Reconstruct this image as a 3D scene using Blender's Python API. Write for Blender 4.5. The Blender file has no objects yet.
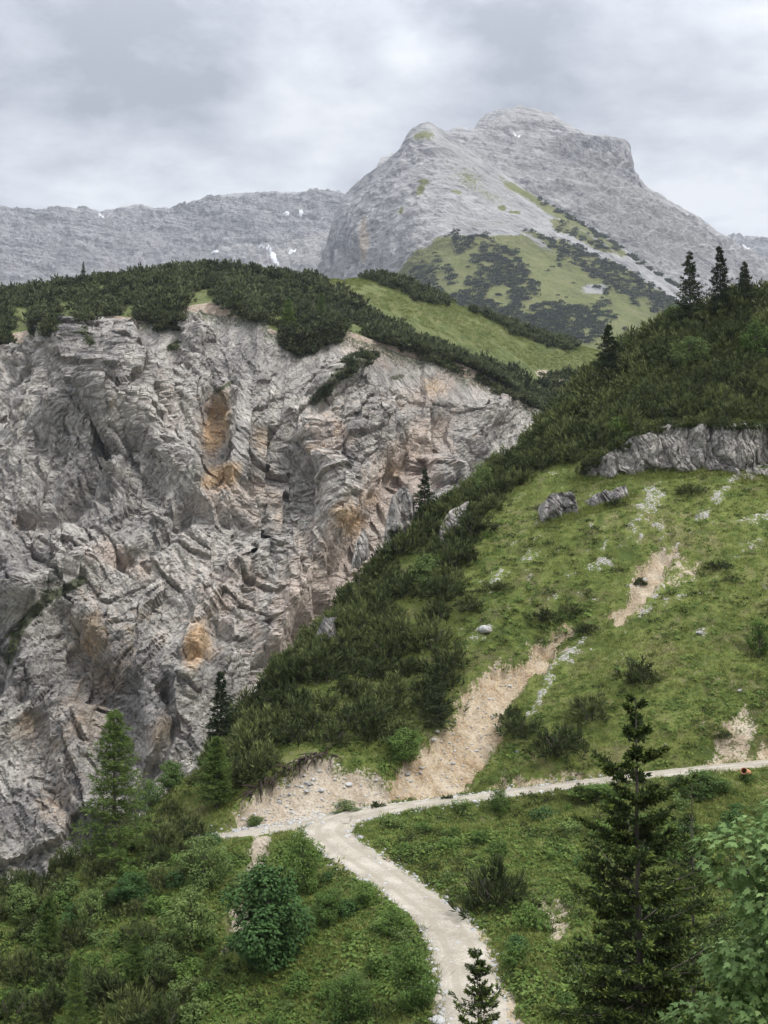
import bpy, math, time
import numpy as np
from mathutils import Vector

T0 = time.time()
RS = np.random.RandomState(11)
sc = bpy.context.scene
COL = sc.collection

# ------------------------------------------------------------------ camera model
F = 1138.0
PITCH = math.atan(68.0 / F)
CP, SP = math.cos(PITCH), math.sin(PITCH)


def P(px, py, D):
    """photo direction + real forward distance (m) -> world point"""
    px = np.asarray(px, float); py = np.asarray(py, float); D = np.asarray(D, float)
    cx = (px - 384.0) / F
    cy = (512.0 - py) / F
    dy = CP - cy * SP
    t = D / dy
    return np.stack(np.broadcast_arrays(cx * t, D, (SP + cy * CP) * t), -1)


def proj(x, y, z):
    f = y * CP + z * SP
    u = -y * SP + z * CP
    f = np.maximum(f, 0.1)
    return 384.0 + F * x / f, 512.0 - F * u / f


# ------------------------------------------------------------------ noise
_pr = np.random.RandomState(5)
_perm = np.concatenate([_pr.permutation(256)] * 3).astype(np.int32)
_g = _pr.normal(size=(256, 3)); _g /= np.linalg.norm(_g, axis=1)[:, None]
_g = _g.astype(np.float32)


def pn(x, y, z=0.0):
    x, y, z = np.broadcast_arrays(np.asarray(x, np.float32), np.asarray(y, np.float32), np.asarray(z, np.float32))
    xi = np.floor(x); yi = np.floor(y); zi = np.floor(z)
    xf = x - xi; yf = y - yi; zf = z - zi
    xi = xi.astype(np.int32) & 255; yi = yi.astype(np.int32) & 255; zi = zi.astype(np.int32) & 255
    u = xf * xf * xf * (xf * (xf * 6 - 15) + 10)
    v = yf * yf * yf * (yf * (yf * 6 - 15) + 10)
    w = zf * zf * zf * (zf * (zf * 6 - 15) + 10)
    out = 0
    for dx in (0, 1):
        wx = u if dx else 1 - u
        a = _perm[xi + dx]
        for dy in (0, 1):
            wy = v if dy else 1 - v
            b = _perm[a + yi + dy]
            for dz in (0, 1):
                wz = w if dz else 1 - w
                g = _g[_perm[b + zi + dz]]
                out = out + wx * wy * wz * (g[..., 0] * (xf - dx) + g[..., 1] * (yf - dy) + g[..., 2] * (zf - dz))
    return out * 1.5


def fbm(x, y, z=0.0, o=4, gain=0.5, lac=2.03):
    s = 0; a = 1.0; f = 1.0
    for i in range(o):
        s = s + a * pn(x * f + 17.3 * i, y * f - 9.1 * i, z * f + 4.7 * i)
        a *= gain; f *= lac
    return s


def ridged(x, y, z=0.0, o=4, gain=0.5, lac=2.1):
    s = 0; a = 1.0; f = 1.0
    for i in range(o):
        s = s + a * (1 - 2 * np.abs(pn(x * f + 31.7 * i, y * f - 13.9 * i, z * f + 7.7 * i)))
        a *= gain; f *= lac
    return s


def sstep(a, b, x):
    t = np.clip((x - a) / (b - a), 0, 1)
    return t * t * (3 - 2 * t)


def cells(u, v, seed):
    """2-D jittered cells: offsets to the nearest centre, three random numbers of that cell, distance to its border"""
    ui = np.floor(u).astype(np.int32); vi = np.floor(v).astype(np.int32)
    rt = np.random.RandomState(seed).rand(256, 5).astype(np.float32)
    b1 = np.full(u.shape, 9.0, np.float32); b2 = b1.copy(); bid = np.zeros(u.shape, np.int32)
    bdx = np.zeros(u.shape, np.float32); bdy = np.zeros(u.shape, np.float32)
    for i in (-1, 0, 1):
        for j in (-1, 0, 1):
            k = _perm[(_perm[(ui + i) & 255] + vi + j) & 255]
            dx = u - (ui + i + rt[k, 0]); dy = v - (vi + j + rt[k, 1])
            d = np.sqrt(dx * dx + dy * dy)
            m = d < b1
            b2 = np.where(m, b1, np.minimum(b2, d)); b1 = np.where(m, d, b1)
            bid = np.where(m, k, bid); bdx = np.where(m, dx, bdx); bdy = np.where(m, dy, bdy)
    return bdx, bdy, rt[bid, 2:], b2 - b1


def facets(u, v, seed, tilt, step, crack):
    """broken rock: every cell is its own tilted plane, with open joints between"""
    dx, dy, r, e = cells(u, v, seed)
    return tilt * ((r[..., 0] - 0.5) * 2 * dx + (r[..., 1] - 0.5) * 2 * dy) + step * (r[..., 2] - 0.5) - crack * np.exp(-(e / 0.07) ** 2)


def broken(u, w, sd):
    """fracture relief in metres for u across and w along the beds"""
    q = facets(u / 12.0, w / 26.0, sd, 3.4, 2.6, 0.6)
    q = q + facets(u / 4.2, w / 12.0, sd + 1, 1.8, 1.5, 0.5)
    q = q + facets(u / 1.7, w / 5.2, sd + 2, 0.85, 0.8, 0.28)
    q = q + facets(u / 0.8, w / 2.2, sd + 3, 0.42, 0.42, 0.0)
    return q + ridged(u * 0.07, w * 0.045, 3.0 + sd, 4, 0.55) * 0.9


# ------------------------------------------------------------------ thin plate spline
class TPS:
    def __init__(s, pts, val, scale, lam=1e-4):
        s.s = scale
        s.p = np.asarray(pts, float) / scale
        n = len(s.p)
        K = s.k(s.p, s.p) + lam * np.eye(n)
        Q = np.hstack([np.ones((n, 1)), s.p])
        A = np.block([[K, Q], [Q.T, np.zeros((3, 3))]])
        sol = np.linalg.solve(A, np.concatenate([np.asarray(val, float), np.zeros(3)]))
        s.w, s.a = sol[:n], sol[n:]

    @staticmethod
    def k(a, b):
        r2 = ((a[:, None, :] - b[None, :, :]) ** 2).sum(-1) + 1e-12
        return 0.5 * r2 * np.log(r2)

    def __call__(s, x, y):
        x, y = np.broadcast_arrays(np.asarray(x, float), np.asarray(y, float))
        sh = x.shape
        q = np.stack([x.ravel(), y.ravel()], -1) / s.s
        out = np.empty(len(q))
        for i in range(0, len(q), 40000):
            c = q[i:i + 40000]
            out[i:i + 40000] = s.k(c, s.p) @ s.w + s.a[0] + c @ s.a[1:]
        return out.reshape(sh)


# ------------------------------------------------------------------ polygons in photo coordinates
def poly_sd(px, py, poly):
    """signed distance in photo px, positive inside"""
    poly = np.asarray(poly, float)
    sh = px.shape
    px = px.ravel(); py = py.ravel()
    out = np.full(px.shape, -60.0)
    m = (px > poly[:, 0].min() - 60) & (px < poly[:, 0].max() + 60) & (py > poly[:, 1].min() - 60) & (py < poly[:, 1].max() + 60)
    x = px[m]; y = py[m]
    if len(x):
        d = np.full(x.shape, 1e9); ins = np.zeros(x.shape, bool)
        n = len(poly)
        for i in range(n):
            ax, ay = poly[i]; bx, by = poly[(i + 1) % n]
            ex, ey = bx - ax, by - ay
            L = ex * ex + ey * ey + 1e-9
            t = np.clip(((x - ax) * ex + (y - ay) * ey) / L, 0, 1)
            d = np.minimum(d, np.hypot(x - ax - t * ex, y - ay - t * ey))
            c = ((ay > y) != (by > y))
            with np.errstate(divide='ignore', invalid='ignore'):
                xi = ax + (y - ay) * ex / (ey if ey != 0 else 1e-9)
            ins ^= c & (x < xi)
        out[m] = np.where(ins, d, -d)
    return out.reshape(sh)


def blob(px, py, cx, cy, rx, ry, ang=0.0):
    a = math.radians(ang); c, s = math.cos(a), math.sin(a)
    dx = px - cx; dy = py - cy
    u = (dx * c + dy * s) / rx; v = (-dx * s + dy * c) / ry
    return np.exp(-(u * u + v * v) * 1.2)


def line_d(px, py, pts):
    d = np.full(px.shape, 1e9)
    for (ax, ay), (bx, by) in zip(pts[:-1], pts[1:]):
        ex, ey = bx - ax, by - ay
        t = np.clip(((px - ax) * ex + (py - ay) * ey) / (ex * ex + ey * ey), 0, 1)
        d = np.minimum(d, np.hypot(px - ax - t * ex, py - ay - t * ey))
    return d


# ------------------------------------------------------------------ mesh helpers
def make_mesh(name, verts, faces, attrs=None, smooth=True, mats=(), mat_idx=None):
    """faces: list of (n,k) int arrays"""
    verts = np.ascontiguousarray(verts, np.float32)
    me = bpy.data.meshes.new(name)
    me.vertices.add(len(verts)); me.vertices.foreach_set('co', verts.ravel())
    faces = [f for f in faces if len(f)]
    nl = sum(f.size for f in faces); npoly = sum(len(f) for f in faces)
    me.loops.add(nl); me.polygons.add(npoly)
    me.loops.foreach_set('vertex_index', np.concatenate([f.ravel() for f in faces]).astype(np.int32))
    tot = np.concatenate([np.full(len(f), f.shape[1], np.int32) for f in faces])
    st = np.concatenate([[0], np.cumsum(tot)[:-1]]).astype(np.int32)
    me.polygons.foreach_set('loop_start', st)
    me.polygons.foreach_set('loop_total', tot)
    me.polygons.foreach_set('use_smooth', np.full(npoly, smooth, bool))
    for m in mats:
        me.materials.append(m)
    if mat_idx is not None:
        me.polygons.foreach_set('material_index', np.asarray(mat_idx, np.int32))
    for k, v in (attrs or {}).items():
        a = me.attributes.new(k, 'FLOAT', 'POINT')
        a.data.foreach_set('value', np.ascontiguousarray(v, np.float32).ravel())
    me.update(calc_edges=True)
    me.validate()
    return me


def link(name, me, parent=None, **props):
    o = bpy.data.objects.new(name, me)
    COL.objects.link(o)
    if parent is not None:
        o.parent = parent
    for k, v in props.items():
        o[k] = v
    return o


def grid_faces(nu, nv):
    """verts indexed [i*nv + j]"""
    i, j = np.meshgrid(np.arange(nu - 1), np.arange(nv - 1), indexing='ij')
    a = (i * nv + j).ravel()
    return np.stack([a, a + nv, a + nv + 1, a + 1], -1)


def grid_normals(V):
    du = np.gradient(V, axis=0); dv = np.gradient(V, axis=1)
    n = np.cross(du, dv)
    n /= np.linalg.norm(n, axis=-1, keepdims=True) + 1e-9
    return n


# ------------------------------------------------------------------ materials
class NT:
    def __init__(s, name):
        s.m = bpy.data.materials.new(name); s.m.use_nodes = True
        s.t = s.m.node_tree; s.t.nodes.clear()

    def n(s, typ, **kw):
        nd = s.t.nodes.new(typ)
        for k, v in kw.items():
            setattr(nd, k, v)
        return nd

    def l(s, a, b):
        s.t.links.new(a, b)

    def setin(s, nd, i, v):
        if hasattr(v, 'is_output') or isinstance(v, bpy.types.NodeSocket):
            s.l(v, nd.inputs[i])
        else:
            nd.inputs[i].default_value = v

    def noise(s, vec, scale, detail=4, rough=0.55, dist=0.0):
        nd = s.n('ShaderNodeTexNoise')
        if vec is not None:
            s.l(vec, nd.inputs['Vector'])
        nd.inputs['Scale'].default_value = scale; nd.inputs['Detail'].default_value = detail
        nd.inputs['Roughness'].default_value = rough; nd.inputs['Distortion'].default_value = dist
        return nd.outputs[0]

    def voro(s, vec, scale, feature='F1'):
        nd = s.n('ShaderNodeTexVoronoi', feature=feature)
        s.l(vec, nd.inputs['Vector']); nd.inputs['Scale'].default_value = scale
        return nd.outputs[0]

    def math(s, op, a, b=0.0, clamp=False):
        nd = s.n('ShaderNodeMath', operation=op, use_clamp=clamp)
        s.setin(nd, 0, a); s.setin(nd, 1, b)
        return nd.outputs[0]

    def ss(s, x, a, b):
        nd = s.n('ShaderNodeMapRange', interpolation_type='SMOOTHSTEP')
        s.setin(nd, 0, x); s.setin(nd, 1, a); s.setin(nd, 2, b)
        return nd.outputs[0]

    def mix(s, f, a, b, mode='MIX'):
        nd = s.n('ShaderNodeMix', data_type='RGBA', blend_type=mode)
        s.setin(nd, 0, f)
        for i, v in ((6, a), (7, b)):
            if isinstance(v, (tuple, list)):
                nd.inputs[i].default_value = (v[0], v[1], v[2], 1)
            else:
                s.l(v, nd.inputs[i])
        return nd.outputs[2]

    def ramp(s, f, stops):
        nd = s.n('ShaderNodeValToRGB')
        e = nd.color_ramp.elements
        while len(e) < len(stops):
            e.new(0.5)
        for el, (p, c) in zip(e, stops):
            el.position = p; el.color = (c[0], c[1], c[2], 1)
        s.l(f, nd.inputs[0])
        return nd.outputs[0]

    def attr(s, name):
        return s.n('ShaderNodeAttribute', attribute_name=name).outputs['Fac']

    def pos(s):
        return s.n('ShaderNodeNewGeometry').outputs['Position']

    def map(s, vec, rot=(0, 0, 0), scale=(1, 1, 1)):
        if any(rot):      # turn first, then stretch along the turned axes
            nd = s.n('ShaderNodeMapping')
            s.l(vec, nd.inputs[0]); nd.inputs['Rotation'].default_value = rot
            vec = nd.outputs[0]
        nd = s.n('ShaderNodeMapping')
        s.l(vec, nd.inputs[0]); nd.inputs['Scale'].default_value = scale
        return nd.outputs[0]

    def bump(s, h, dist, strength=1.0, prev=None):
        nd = s.n('ShaderNodeBump')
        nd.inputs['Distance'].default_value = dist; nd.inputs['Strength'].default_value = strength
        s.l(h, nd.inputs['Height'])
        if prev is not None:
            s.l(prev, nd.inputs['Normal'])
        return nd.outputs[0]

    def out(s, col, rough=0.9, normal=None, spec=0.2, trans=0.0, tcol=None):
        b = s.n('ShaderNodeBsdfPrincipled')
        s.setin(b, 'Base Color', col if not isinstance(col, tuple) else (*col, 1))
        s.setin(b, 'Roughness', rough); b.inputs['Specular IOR Level'].default_value = spec
        if normal is not None:
            s.l(normal, b.inputs['Normal'])
        o = s.n('ShaderNodeOutputMaterial')
        sh = b.outputs[0]
        if trans > 0:
            t = s.n('ShaderNodeBsdfTranslucent')
            s.setin(t, 'Color', (tcol or col))
            mx = s.n('ShaderNodeMixShader'); mx.inputs[0].default_value = trans
            s.l(sh, mx.inputs[1]); s.l(t.outputs[0], mx.inputs[2]); sh = mx.outputs[0]
        s.l(sh, o.inputs[0])
        return s.m


def foliage_mat(name, dark, mid, light, trans=0.25, hue=0.35, rough=0.6, gain=0.62):
    """leaf colour: per-leaf tone, patch noise over the plant and plant-to-plant difference"""
    t = NT(name)
    tone = t.attr('tone')
    pos = t.pos()
    nz = t.noise(pos, 0.9, 2)
    oi = t.n('ShaderNodeObjectInfo').outputs['Random']
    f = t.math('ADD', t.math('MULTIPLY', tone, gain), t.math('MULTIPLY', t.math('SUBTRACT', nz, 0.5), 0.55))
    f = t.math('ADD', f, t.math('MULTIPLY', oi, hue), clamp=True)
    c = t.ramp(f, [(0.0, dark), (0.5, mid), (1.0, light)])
    return t.out(c, rough, spec=0.08, trans=trans)


def bark_mat(name, a, b):
    t = NT(name)
    p = t.map(t.pos(), scale=(1, 1, 0.25))
    c = t.mix(t.noise(p, 9, 4), a, b)
    return t.out(c, 0.9, t.bump(t.noise(p, 14, 4), 0.03, 0.8))


def hill_mat():
    t = NT('hillside_grass_soil_rock')
    p = t.pos()
    n1 = t.noise(p, 0.11, 5, 0.6)
    n2 = t.noise(p, 0.9, 4, 0.65)
    n3 = t.noise(p, 4.5, 4, 0.7)
    g = t.ramp(t.math('ADD', t.math('MULTIPLY', n1, 0.55), t.math('MULTIPLY', n2, 0.45)),
               [(0.34, (0.062, 0.082, 0.023)), (0.46, (0.116, 0.148, 0.036)), (0.54, (0.165, 0.190, 0.052)), (0.64, (0.22, 0.20, 0.092))])
    g = t.mix(t.math('MULTIPLY', t.ss(n3, 0.4, 0.7), 0.5), g, (0.062, 0.076, 0.026))
    n4 = t.noise(p, 0.35, 4, 0.65)
    g = t.mix(t.math('MULTIPLY', t.ss(n4, 0.50, 0.66), 0.6), g, (0.135, 0.112, 0.062))
    g = t.mix(t.math('MULTIPLY', t.ss(n4, 0.48, 0.32), 0.6), g, (0.058, 0.085, 0.025))
    rl = t.noise(t.map(p, rot=(0, 0, math.radians(-35)), scale=(1.0, 0.16, 0.3)), 0.8, 6, 0.72)
    s = t.ramp(t.math('ADD', t.math('MULTIPLY', rl, 0.6), t.math('MULTIPLY', n3, 0.4)),
               [(0.36, (0.20, 0.135, 0.075)), (0.47, (0.37, 0.28, 0.18)), (0.58, (0.49, 0.41, 0.305))])
    s = t.mix(t.math('MULTIPLY', t.attr('pale'), 0.75), s, t.ramp(n3, [(0.3, (0.34, 0.31, 0.26)), (0.7, (0.56, 0.53, 0.48))]))
    r = t.ramp(n3, [(0.34, (0.15, 0.145, 0.13)), (0.5, (0.30, 0.285, 0.26)), (0.66, (0.44, 0.42, 0.385))])
    j = t.math('MULTIPLY', t.math('SUBTRACT', t.math('ADD', t.math('MULTIPLY', n2, 0.5), t.math('MULTIPLY', n3, 0.5)), 0.5), 1.5)
    fs = t.ss(t.math('ADD', t.math('ADD', t.attr('soil'), t.math('MULTIPLY', t.attr('rock'), 0.42)), t.math('MULTIPLY', j, 1.5)), 0.40, 0.60)
    fr = t.ss(t.math('ADD', t.math('MULTIPLY', t.attr('rock'), 0.72), t.math('MULTIPLY', j, 2.6)), 0.42, 0.66)
    c = t.mix(fs, g, s)
    c = t.mix(fr, c, r)
    h = t.math('ADD', n3, t.math('MULTIPLY', t.noise(p, 14, 3, 0.7), 0.5))
    return t.out(c, 0.95, t.bump(h, 0.22, 0.9), spec=0.1)


def meadow_mat():
    t = NT('meadow_grass')
    p = t.pos()
    st = t.map(p, rot=(0, 0, math.radians(35)), scale=(0.55, 1.0, 1))
    n1 = t.noise(p, 0.03, 4); n2 = t.noise(st, 0.35, 5, 0.65); n3 = t.noise(p, 1.1, 4, 0.7)
    g = t.ramp(t.math('ADD', t.math('MULTIPLY', n2, 0.6), t.math('MULTIPLY', n1, 0.4)),
               [(0.38, (0.068, 0.088, 0.032)), (0.5, (0.120, 0.142, 0.052)), (0.60, (0.175, 0.175, 0.080))])
    g = t.mix(t.math('MULTIPLY', t.ss(n3, 0.5, 0.75), 0.6), g, (0.055, 0.06, 0.028))
    s = t.ramp(n3, [(0.3, (0.30, 0.22, 0.16)), (0.7, (0.5, 0.43, 0.36))])
    c = t.mix(t.ss(t.math('ADD', t.attr('soil'), t.math('SUBTRACT', n3, 0.5)), 0.42, 0.6), g, s)
    return t.out(c, 0.95, t.bump(n3, 1.0, 1.0), spec=0.1)


def cliff_mat(name='fractured_limestone', k=1.0, dim=1.0):
    t = NT(name)
    p = t.map(t.pos(), scale=(k, k, k)) if k != 1.0 else t.pos()
    # two fracture directions, both in metres on the rock itself
    a = t.map(p, rot=(0, math.radians(38), 0), scale=(1.0, 0.8, 0.28))
    b = t.map(p, rot=(0, math.radians(-38), 0), scale=(1.0, 0.8, 0.30))
    na = t.noise(a, 0.5, 8, 0.72); nb = t.noise(b, 0.45, 8, 0.72)
    n1 = t.noise(p, 0.05, 5, 0.6); n2 = t.noise(p, 0.2, 6, 0.65); n3 = t.noise(p, 1.5, 5, 0.75)
    sel = t.ss(t.math('ADD', n1, t.math('MULTIPLY', t.math('SUBTRACT', n2, 0.5), 0.4)), 0.44, 0.56)

    def pick(x, y):
        nd = t.n('ShaderNodeMix'); t.setin(nd, 0, sel); t.l(x, nd.inputs[2]); t.l(y, nd.inputs[3]); return nd.outputs[0]
    nab = pick(na, nb)
    ed = pick(t.voro(a, 0.34, 'DISTANCE_TO_EDGE'), t.voro(b, 0.30, 'DISTANCE_TO_EDGE'))
    ed2 = pick(t.voro(a, 0.95, 'DISTANCE_TO_EDGE'), t.voro(b, 0.85, 'DISTANCE_TO_EDGE'))
    base = t.ramp(nab, [(0.30, (0.22, 0.213, 0.21)), (0.41, (0.38, 0.36, 0.338)), (0.51, (0.51, 0.48, 0.445)), (0.66, (0.64, 0.61, 0.565))])
    base = t.mix(t.math('MULTIPLY', t.ss(n2, 0.47, 0.70), 0.5), base, (0.25, 0.25, 0.265))
    n0 = t.noise(p, 0.038, 7, 0.68)
    base = t.mix(1.0, base, t.ramp(n0, [(0.36, (0.50, 0.50, 0.52)), (0.48, (0.86, 0.855, 0.85)), (0.60, (1.10, 1.09, 1.07))]), 'MULTIPLY')
    fine = t.math('SUBTRACT', n3, 0.5)
    pk = t.ss(t.math('ADD', t.math('ADD', t.attr('pink'), 0.10), t.math('MULTIPLY', t.math('SUBTRACT', n2, 0.5), 2.0)), 0.2, 0.85)
    base = t.mix(t.math('MULTIPLY', pk, 0.8), base, t.mix(nab, (0.42, 0.33, 0.27), (0.74, 0.635, 0.555)))
    oc = t.ss(t.math('ADD', t.attr('ochre'), t.math('MULTIPLY', t.math('SUBTRACT', t.math('MULTIPLY', t.math('ADD', nab, n2), 0.5), 0.5), 2.4)), 0.15, 0.95)
    base = t.mix(t.math('MULTIPLY', oc, 0.82), base, t.ramp(n2, [(0.35, (0.36, 0.21, 0.11)), (0.50, (0.58, 0.37, 0.19)), (0.64, (0.68, 0.50, 0.31))]))
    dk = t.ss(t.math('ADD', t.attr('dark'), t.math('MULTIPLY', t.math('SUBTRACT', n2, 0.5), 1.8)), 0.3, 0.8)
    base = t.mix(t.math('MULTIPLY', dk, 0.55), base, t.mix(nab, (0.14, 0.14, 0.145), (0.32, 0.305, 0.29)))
    # black lichen and water streaks running down the rock
    wv = t.noise(t.map(p, scale=(0.8, 0.8, 0.10)), 0.6, 5, 0.7)
    base = t.mix(t.math('MULTIPLY', t.ss(wv, 0.56, 0.72), 0.55), base, (0.13, 0.132, 0.14))
    vg = t.ss(t.math('ADD', t.attr('veg'), t.math('MULTIPLY', fine, 1.2)), 0.45, 0.65)
    base = t.mix(t.math('MULTIPLY', vg, 0.85), base, (0.08, 0.095, 0.04))
    base = t.mix(1.0, base, t.ramp(n3, [(0.3, (0.70, 0.70, 0.71)), (0.62, (1.12, 1.11, 1.09))]), 'MULTIPLY')
    if dim != 1.0:
        base = t.mix(1.0, base, (dim, dim, dim), 'MULTIPLY')
    nm = t.bump(nab, 1.3 / k, 1.0)
    nm = t.bump(t.ss(ed, 0.0, 0.10), 0.7 / k, 0.9, nm)
    nm = t.bump(t.ss(ed2, 0.0, 0.10), 0.3 / k, 0.9, nm)
    nm = t.bump(n3, 0.35 / k, 1.0, nm)
    return t.out(base, 0.93, nm, spec=0.12)


def mountain_mat(name, tint=1.0, lines=50, wt=(0.5, 0.2, 0.3)):
    t = NT(name)
    p = t.pos()
    st = t.map(p, rot=(0, math.radians(-10), 0), scale=(0.07, 0.15, 1.0))
    n0 = t.noise(p, 0.004, 4); n1 = t.noise(p, 0.018, 6, 0.65); n2 = t.noise(st, 0.09, 7, 0.7); n3 = t.noise(p, 0.22, 6, 0.75)
    n5 = t.noise(t.map(p, rot=(0, math.radians(lines), 0), scale=(1.0, 0.3, 0.09)), 0.10, 6, 0.7)
    c = t.ramp(t.math('ADD', t.math('ADD', t.math('MULTIPLY', n2, wt[0]), t.math('MULTIPLY', n1, wt[1])), t.math('MULTIPLY', n5, wt[2])),
               [(0.37, (0.155 * tint, 0.155 * tint, 0.162 * tint)), (0.47, (0.345 * tint, 0.34 * tint, 0.336 * tint)), (0.57, (0.50 * tint, 0.49 * tint, 0.48 * tint))])
    c = t.mix(t.math('MULTIPLY', t.ss(n3, 0.5, 0.75), 0.28), c, (0.15, 0.15, 0.154))
    vs_ = t.noise(t.map(p, scale=(1.0, 0.5, 0.2)), 0.10, 5, 0.7)
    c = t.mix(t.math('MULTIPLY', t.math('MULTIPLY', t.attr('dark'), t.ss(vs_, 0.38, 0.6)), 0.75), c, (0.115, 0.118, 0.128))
    c = t.mix(t.math('MULTIPLY', t.ss(t.math('ADD', t.attr('scree'), t.math('SUBTRACT', n1, 0.5)), 0.35, 0.75), 0.85), c,
              t.ramp(n3, [(0.3, (0.32, 0.312, 0.30)), (0.7, (0.42, 0.41, 0.39))]))
    c = t.mix(t.math('MULTIPLY', t.ss(t.math('ADD', t.attr('tan'), t.math('SUBTRACT', n1, 0.5)), 0.4, 0.8), 0.6), c, (0.46, 0.36, 0.26))
    g = t.ramp(t.math('ADD', t.math('MULTIPLY', n3, 0.5), t.math('MULTIPLY', n1, 0.5)),
               [(0.36, (0.10, 0.118, 0.042)), (0.5, (0.175, 0.19, 0.068)), (0.64, (0.26, 0.245, 0.125))])
    fg = t.ss(t.math('ADD', t.attr('green'), t.math('MULTIPLY', t.math('SUBTRACT', t.math('MULTIPLY', t.math('ADD', n1, n3), 0.5), 0.5), 2.0)), 0.42, 0.58)
    c = t.mix(fg, c, g)
    nm = t.bump(n2, 20, 1.0)
    nm = t.bump(n5, 9, 0.8, nm)
    nm = t.bump(n3, 3, 1.0, nm)
    return t.out(c, 0.95, nm, spec=0.08)


def rock_mat(name='outcrop_limestone', k=1.0):
    t = NT(name)
    p = t.n('ShaderNodeTexCoord').outputs['Object']
    n1 = t.noise(p, 0.5, 6, 0.65, 0.5); n2 = t.noise(t.map(p, rot=(0, 0.5, 0.3), scale=(1, 1, 0.35)), 1.6, 6, 0.7); n3 = t.noise(p, 6, 4, 0.7)
    c = t.ramp(n2, [(0.3, (0.17 * k, 0.168 * k, 0.165 * k)), (0.5, (0.28 * k, 0.275 * k, 0.265 * k)), (0.7, (0.38 * k, 0.372 * k, 0.355 * k))])
    wv = t.noise(t.map(p, scale=(1, 1, 0.12)), 1.1, 5, 0.7)
    c = t.mix(t.math('MULTIPLY', t.ss(wv, 0.54, 0.7), 0.55), c, (0.14, 0.14, 0.14))
    c = t.mix(t.math('MULTIPLY', t.ss(n1, 0.52, 0.7), 0.6), c, (0.34 * k, 0.27 * k, 0.21 * k))
    up = t.n('ShaderNodeSeparateXYZ'); t.l(t.n('ShaderNodeNewGeometry').outputs['Normal'], up.inputs[0])
    gr = t.ss(t.math('ADD', up.outputs[2], t.math('MULTIPLY', t.math('SUBTRACT', n3, 0.5), 0.9)), 0.62, 0.85)
    if k < 1.2:
        c = t.mix(t.math('MULTIPLY', gr, 0.8), c, (0.085, 0.105, 0.04))
    nm = t.bump(n2, 0.5, 1.0); nm = t.bump(n3, 0.1, 0.8, nm)
    return t.out(c, 0.93, nm, spec=0.12)


def road_mat():
    t = NT('crushed_limestone_gravel')
    p = t.pos()
    n1 = t.noise(p, 0.5, 4, 0.6); n3 = t.noise(p, 7, 4, 0.75)
    c = t.ramp(t.math('ADD', t.math('MULTIPLY', n1, 0.5), t.math('MULTIPLY', n3, 0.5)),
               [(0.34, (0.185, 0.163, 0.126)), (0.5, (0.30, 0.270, 0.218)), (0.62, (0.40, 0.365, 0.308))])
    # worn wheel tracks: finer, warmer crushed stone
    tr = t.ss(t.math('ADD', t.attr('track'), t.math('MULTIPLY', t.math('SUBTRACT', n1, 0.5), 0.9)), 0.3, 0.8)
    c = t.mix(t.math('MULTIPLY', tr, 0.6), c, (0.25, 0.218, 0.172))
    return t.out(c, 0.95, t.bump(n3, 0.05, 0.8), spec=0.1)


def plain(name, col, rough=0.9):
    t = NT(name)
    p = t.pos()
    c = t.mix(t.noise(p, 3.0, 4), tuple(v * 0.75 for v in col), tuple(v * 1.2 for v in col))
    return t.out(c, rough)


M_HILL = hill_mat(); M_MEADOW = meadow_mat(); M_CLIFF = cliff_mat()
M_MTN = mountain_mat('peak_limestone'); M_SPUR = mountain_mat('spur_limestone', 1.0, 48, (0.22, 0.33, 0.45)); M_RIDGE = mountain_mat('ridge_limestone', 0.80, -80)
M_ROCK = cliff_mat('outcrop_limestone', 2.4, 0.92); M_STONE = rock_mat('pale_stone', 1.7); M_ROAD = road_mat()
M_MUGO = foliage_mat('dwarf_pine_needles', (0.024, 0.034, 0.014), (0.058, 0.075, 0.028), (0.15, 0.172, 0.06), 0.12, 0.45)
M_MUGO_FAR = foliage_mat('far_dwarf_pine_needles', (0.02, 0.029, 0.016), (0.048, 0.061, 0.031), (0.108, 0.126, 0.058), 0.1, gain=0.8)
M_SPRUCE = foliage_mat('spruce_needles', (0.02, 0.03, 0.016), (0.044, 0.062, 0.028), (0.1, 0.125, 0.045), 0.12)
M_FIR = foliage_mat('near_spruce_needles', (0.018, 0.028, 0.012), (0.05, 0.072, 0.022), (0.22, 0.27, 0.06), 0.25, 0.1, gain=1.0)
M_LARCH = foliage_mat('larch_needles', (0.05, 0.078, 0.022), (0.095, 0.14, 0.036), (0.18, 0.24, 0.062), 0.3, gain=0.8)
M_LEAF = foliage_mat('shrub_leaves', (0.042, 0.072, 0.02), (0.092, 0.15, 0.036), (0.19, 0.27, 0.062), 0.3)
M_DARKLEAF = foliage_mat('dark_shrub_leaves', (0.03, 0.06, 0.02), (0.062, 0.12, 0.036), (0.13, 0.215, 0.065), 0.25, 0.15)
M_PALELEAF = foliage_mat('pale_shrub_leaves', (0.07, 0.1, 0.034), (0.13, 0.18, 0.056), (0.22, 0.28, 0.09), 0.3)
M_MAPLE = foliage_mat('maple_leaves', (0.06, 0.10, 0.032), (0.145, 0.222, 0.074), (0.34, 0.44, 0.18), 0.3, 0.1, 0.45, gain=0.9)
M_GRASS = foliage_mat('grass_blades', (0.08, 0.102, 0.026), (0.16, 0.19, 0.048), (0.31, 0.3, 0.115), 0.3)
M_HERB = foliage_mat('herb_leaves', (0.048, 0.082, 0.019), (0.098, 0.15, 0.035), (0.19, 0.24, 0.06), 0.3)
M_BARK = bark_mat('bark', (0.055, 0.045, 0.038), (0.13, 0.11, 0.095))
M_ROOT = bark_mat('root_bark', (0.025, 0.019, 0.015), (0.075, 0.056, 0.042))

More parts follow.
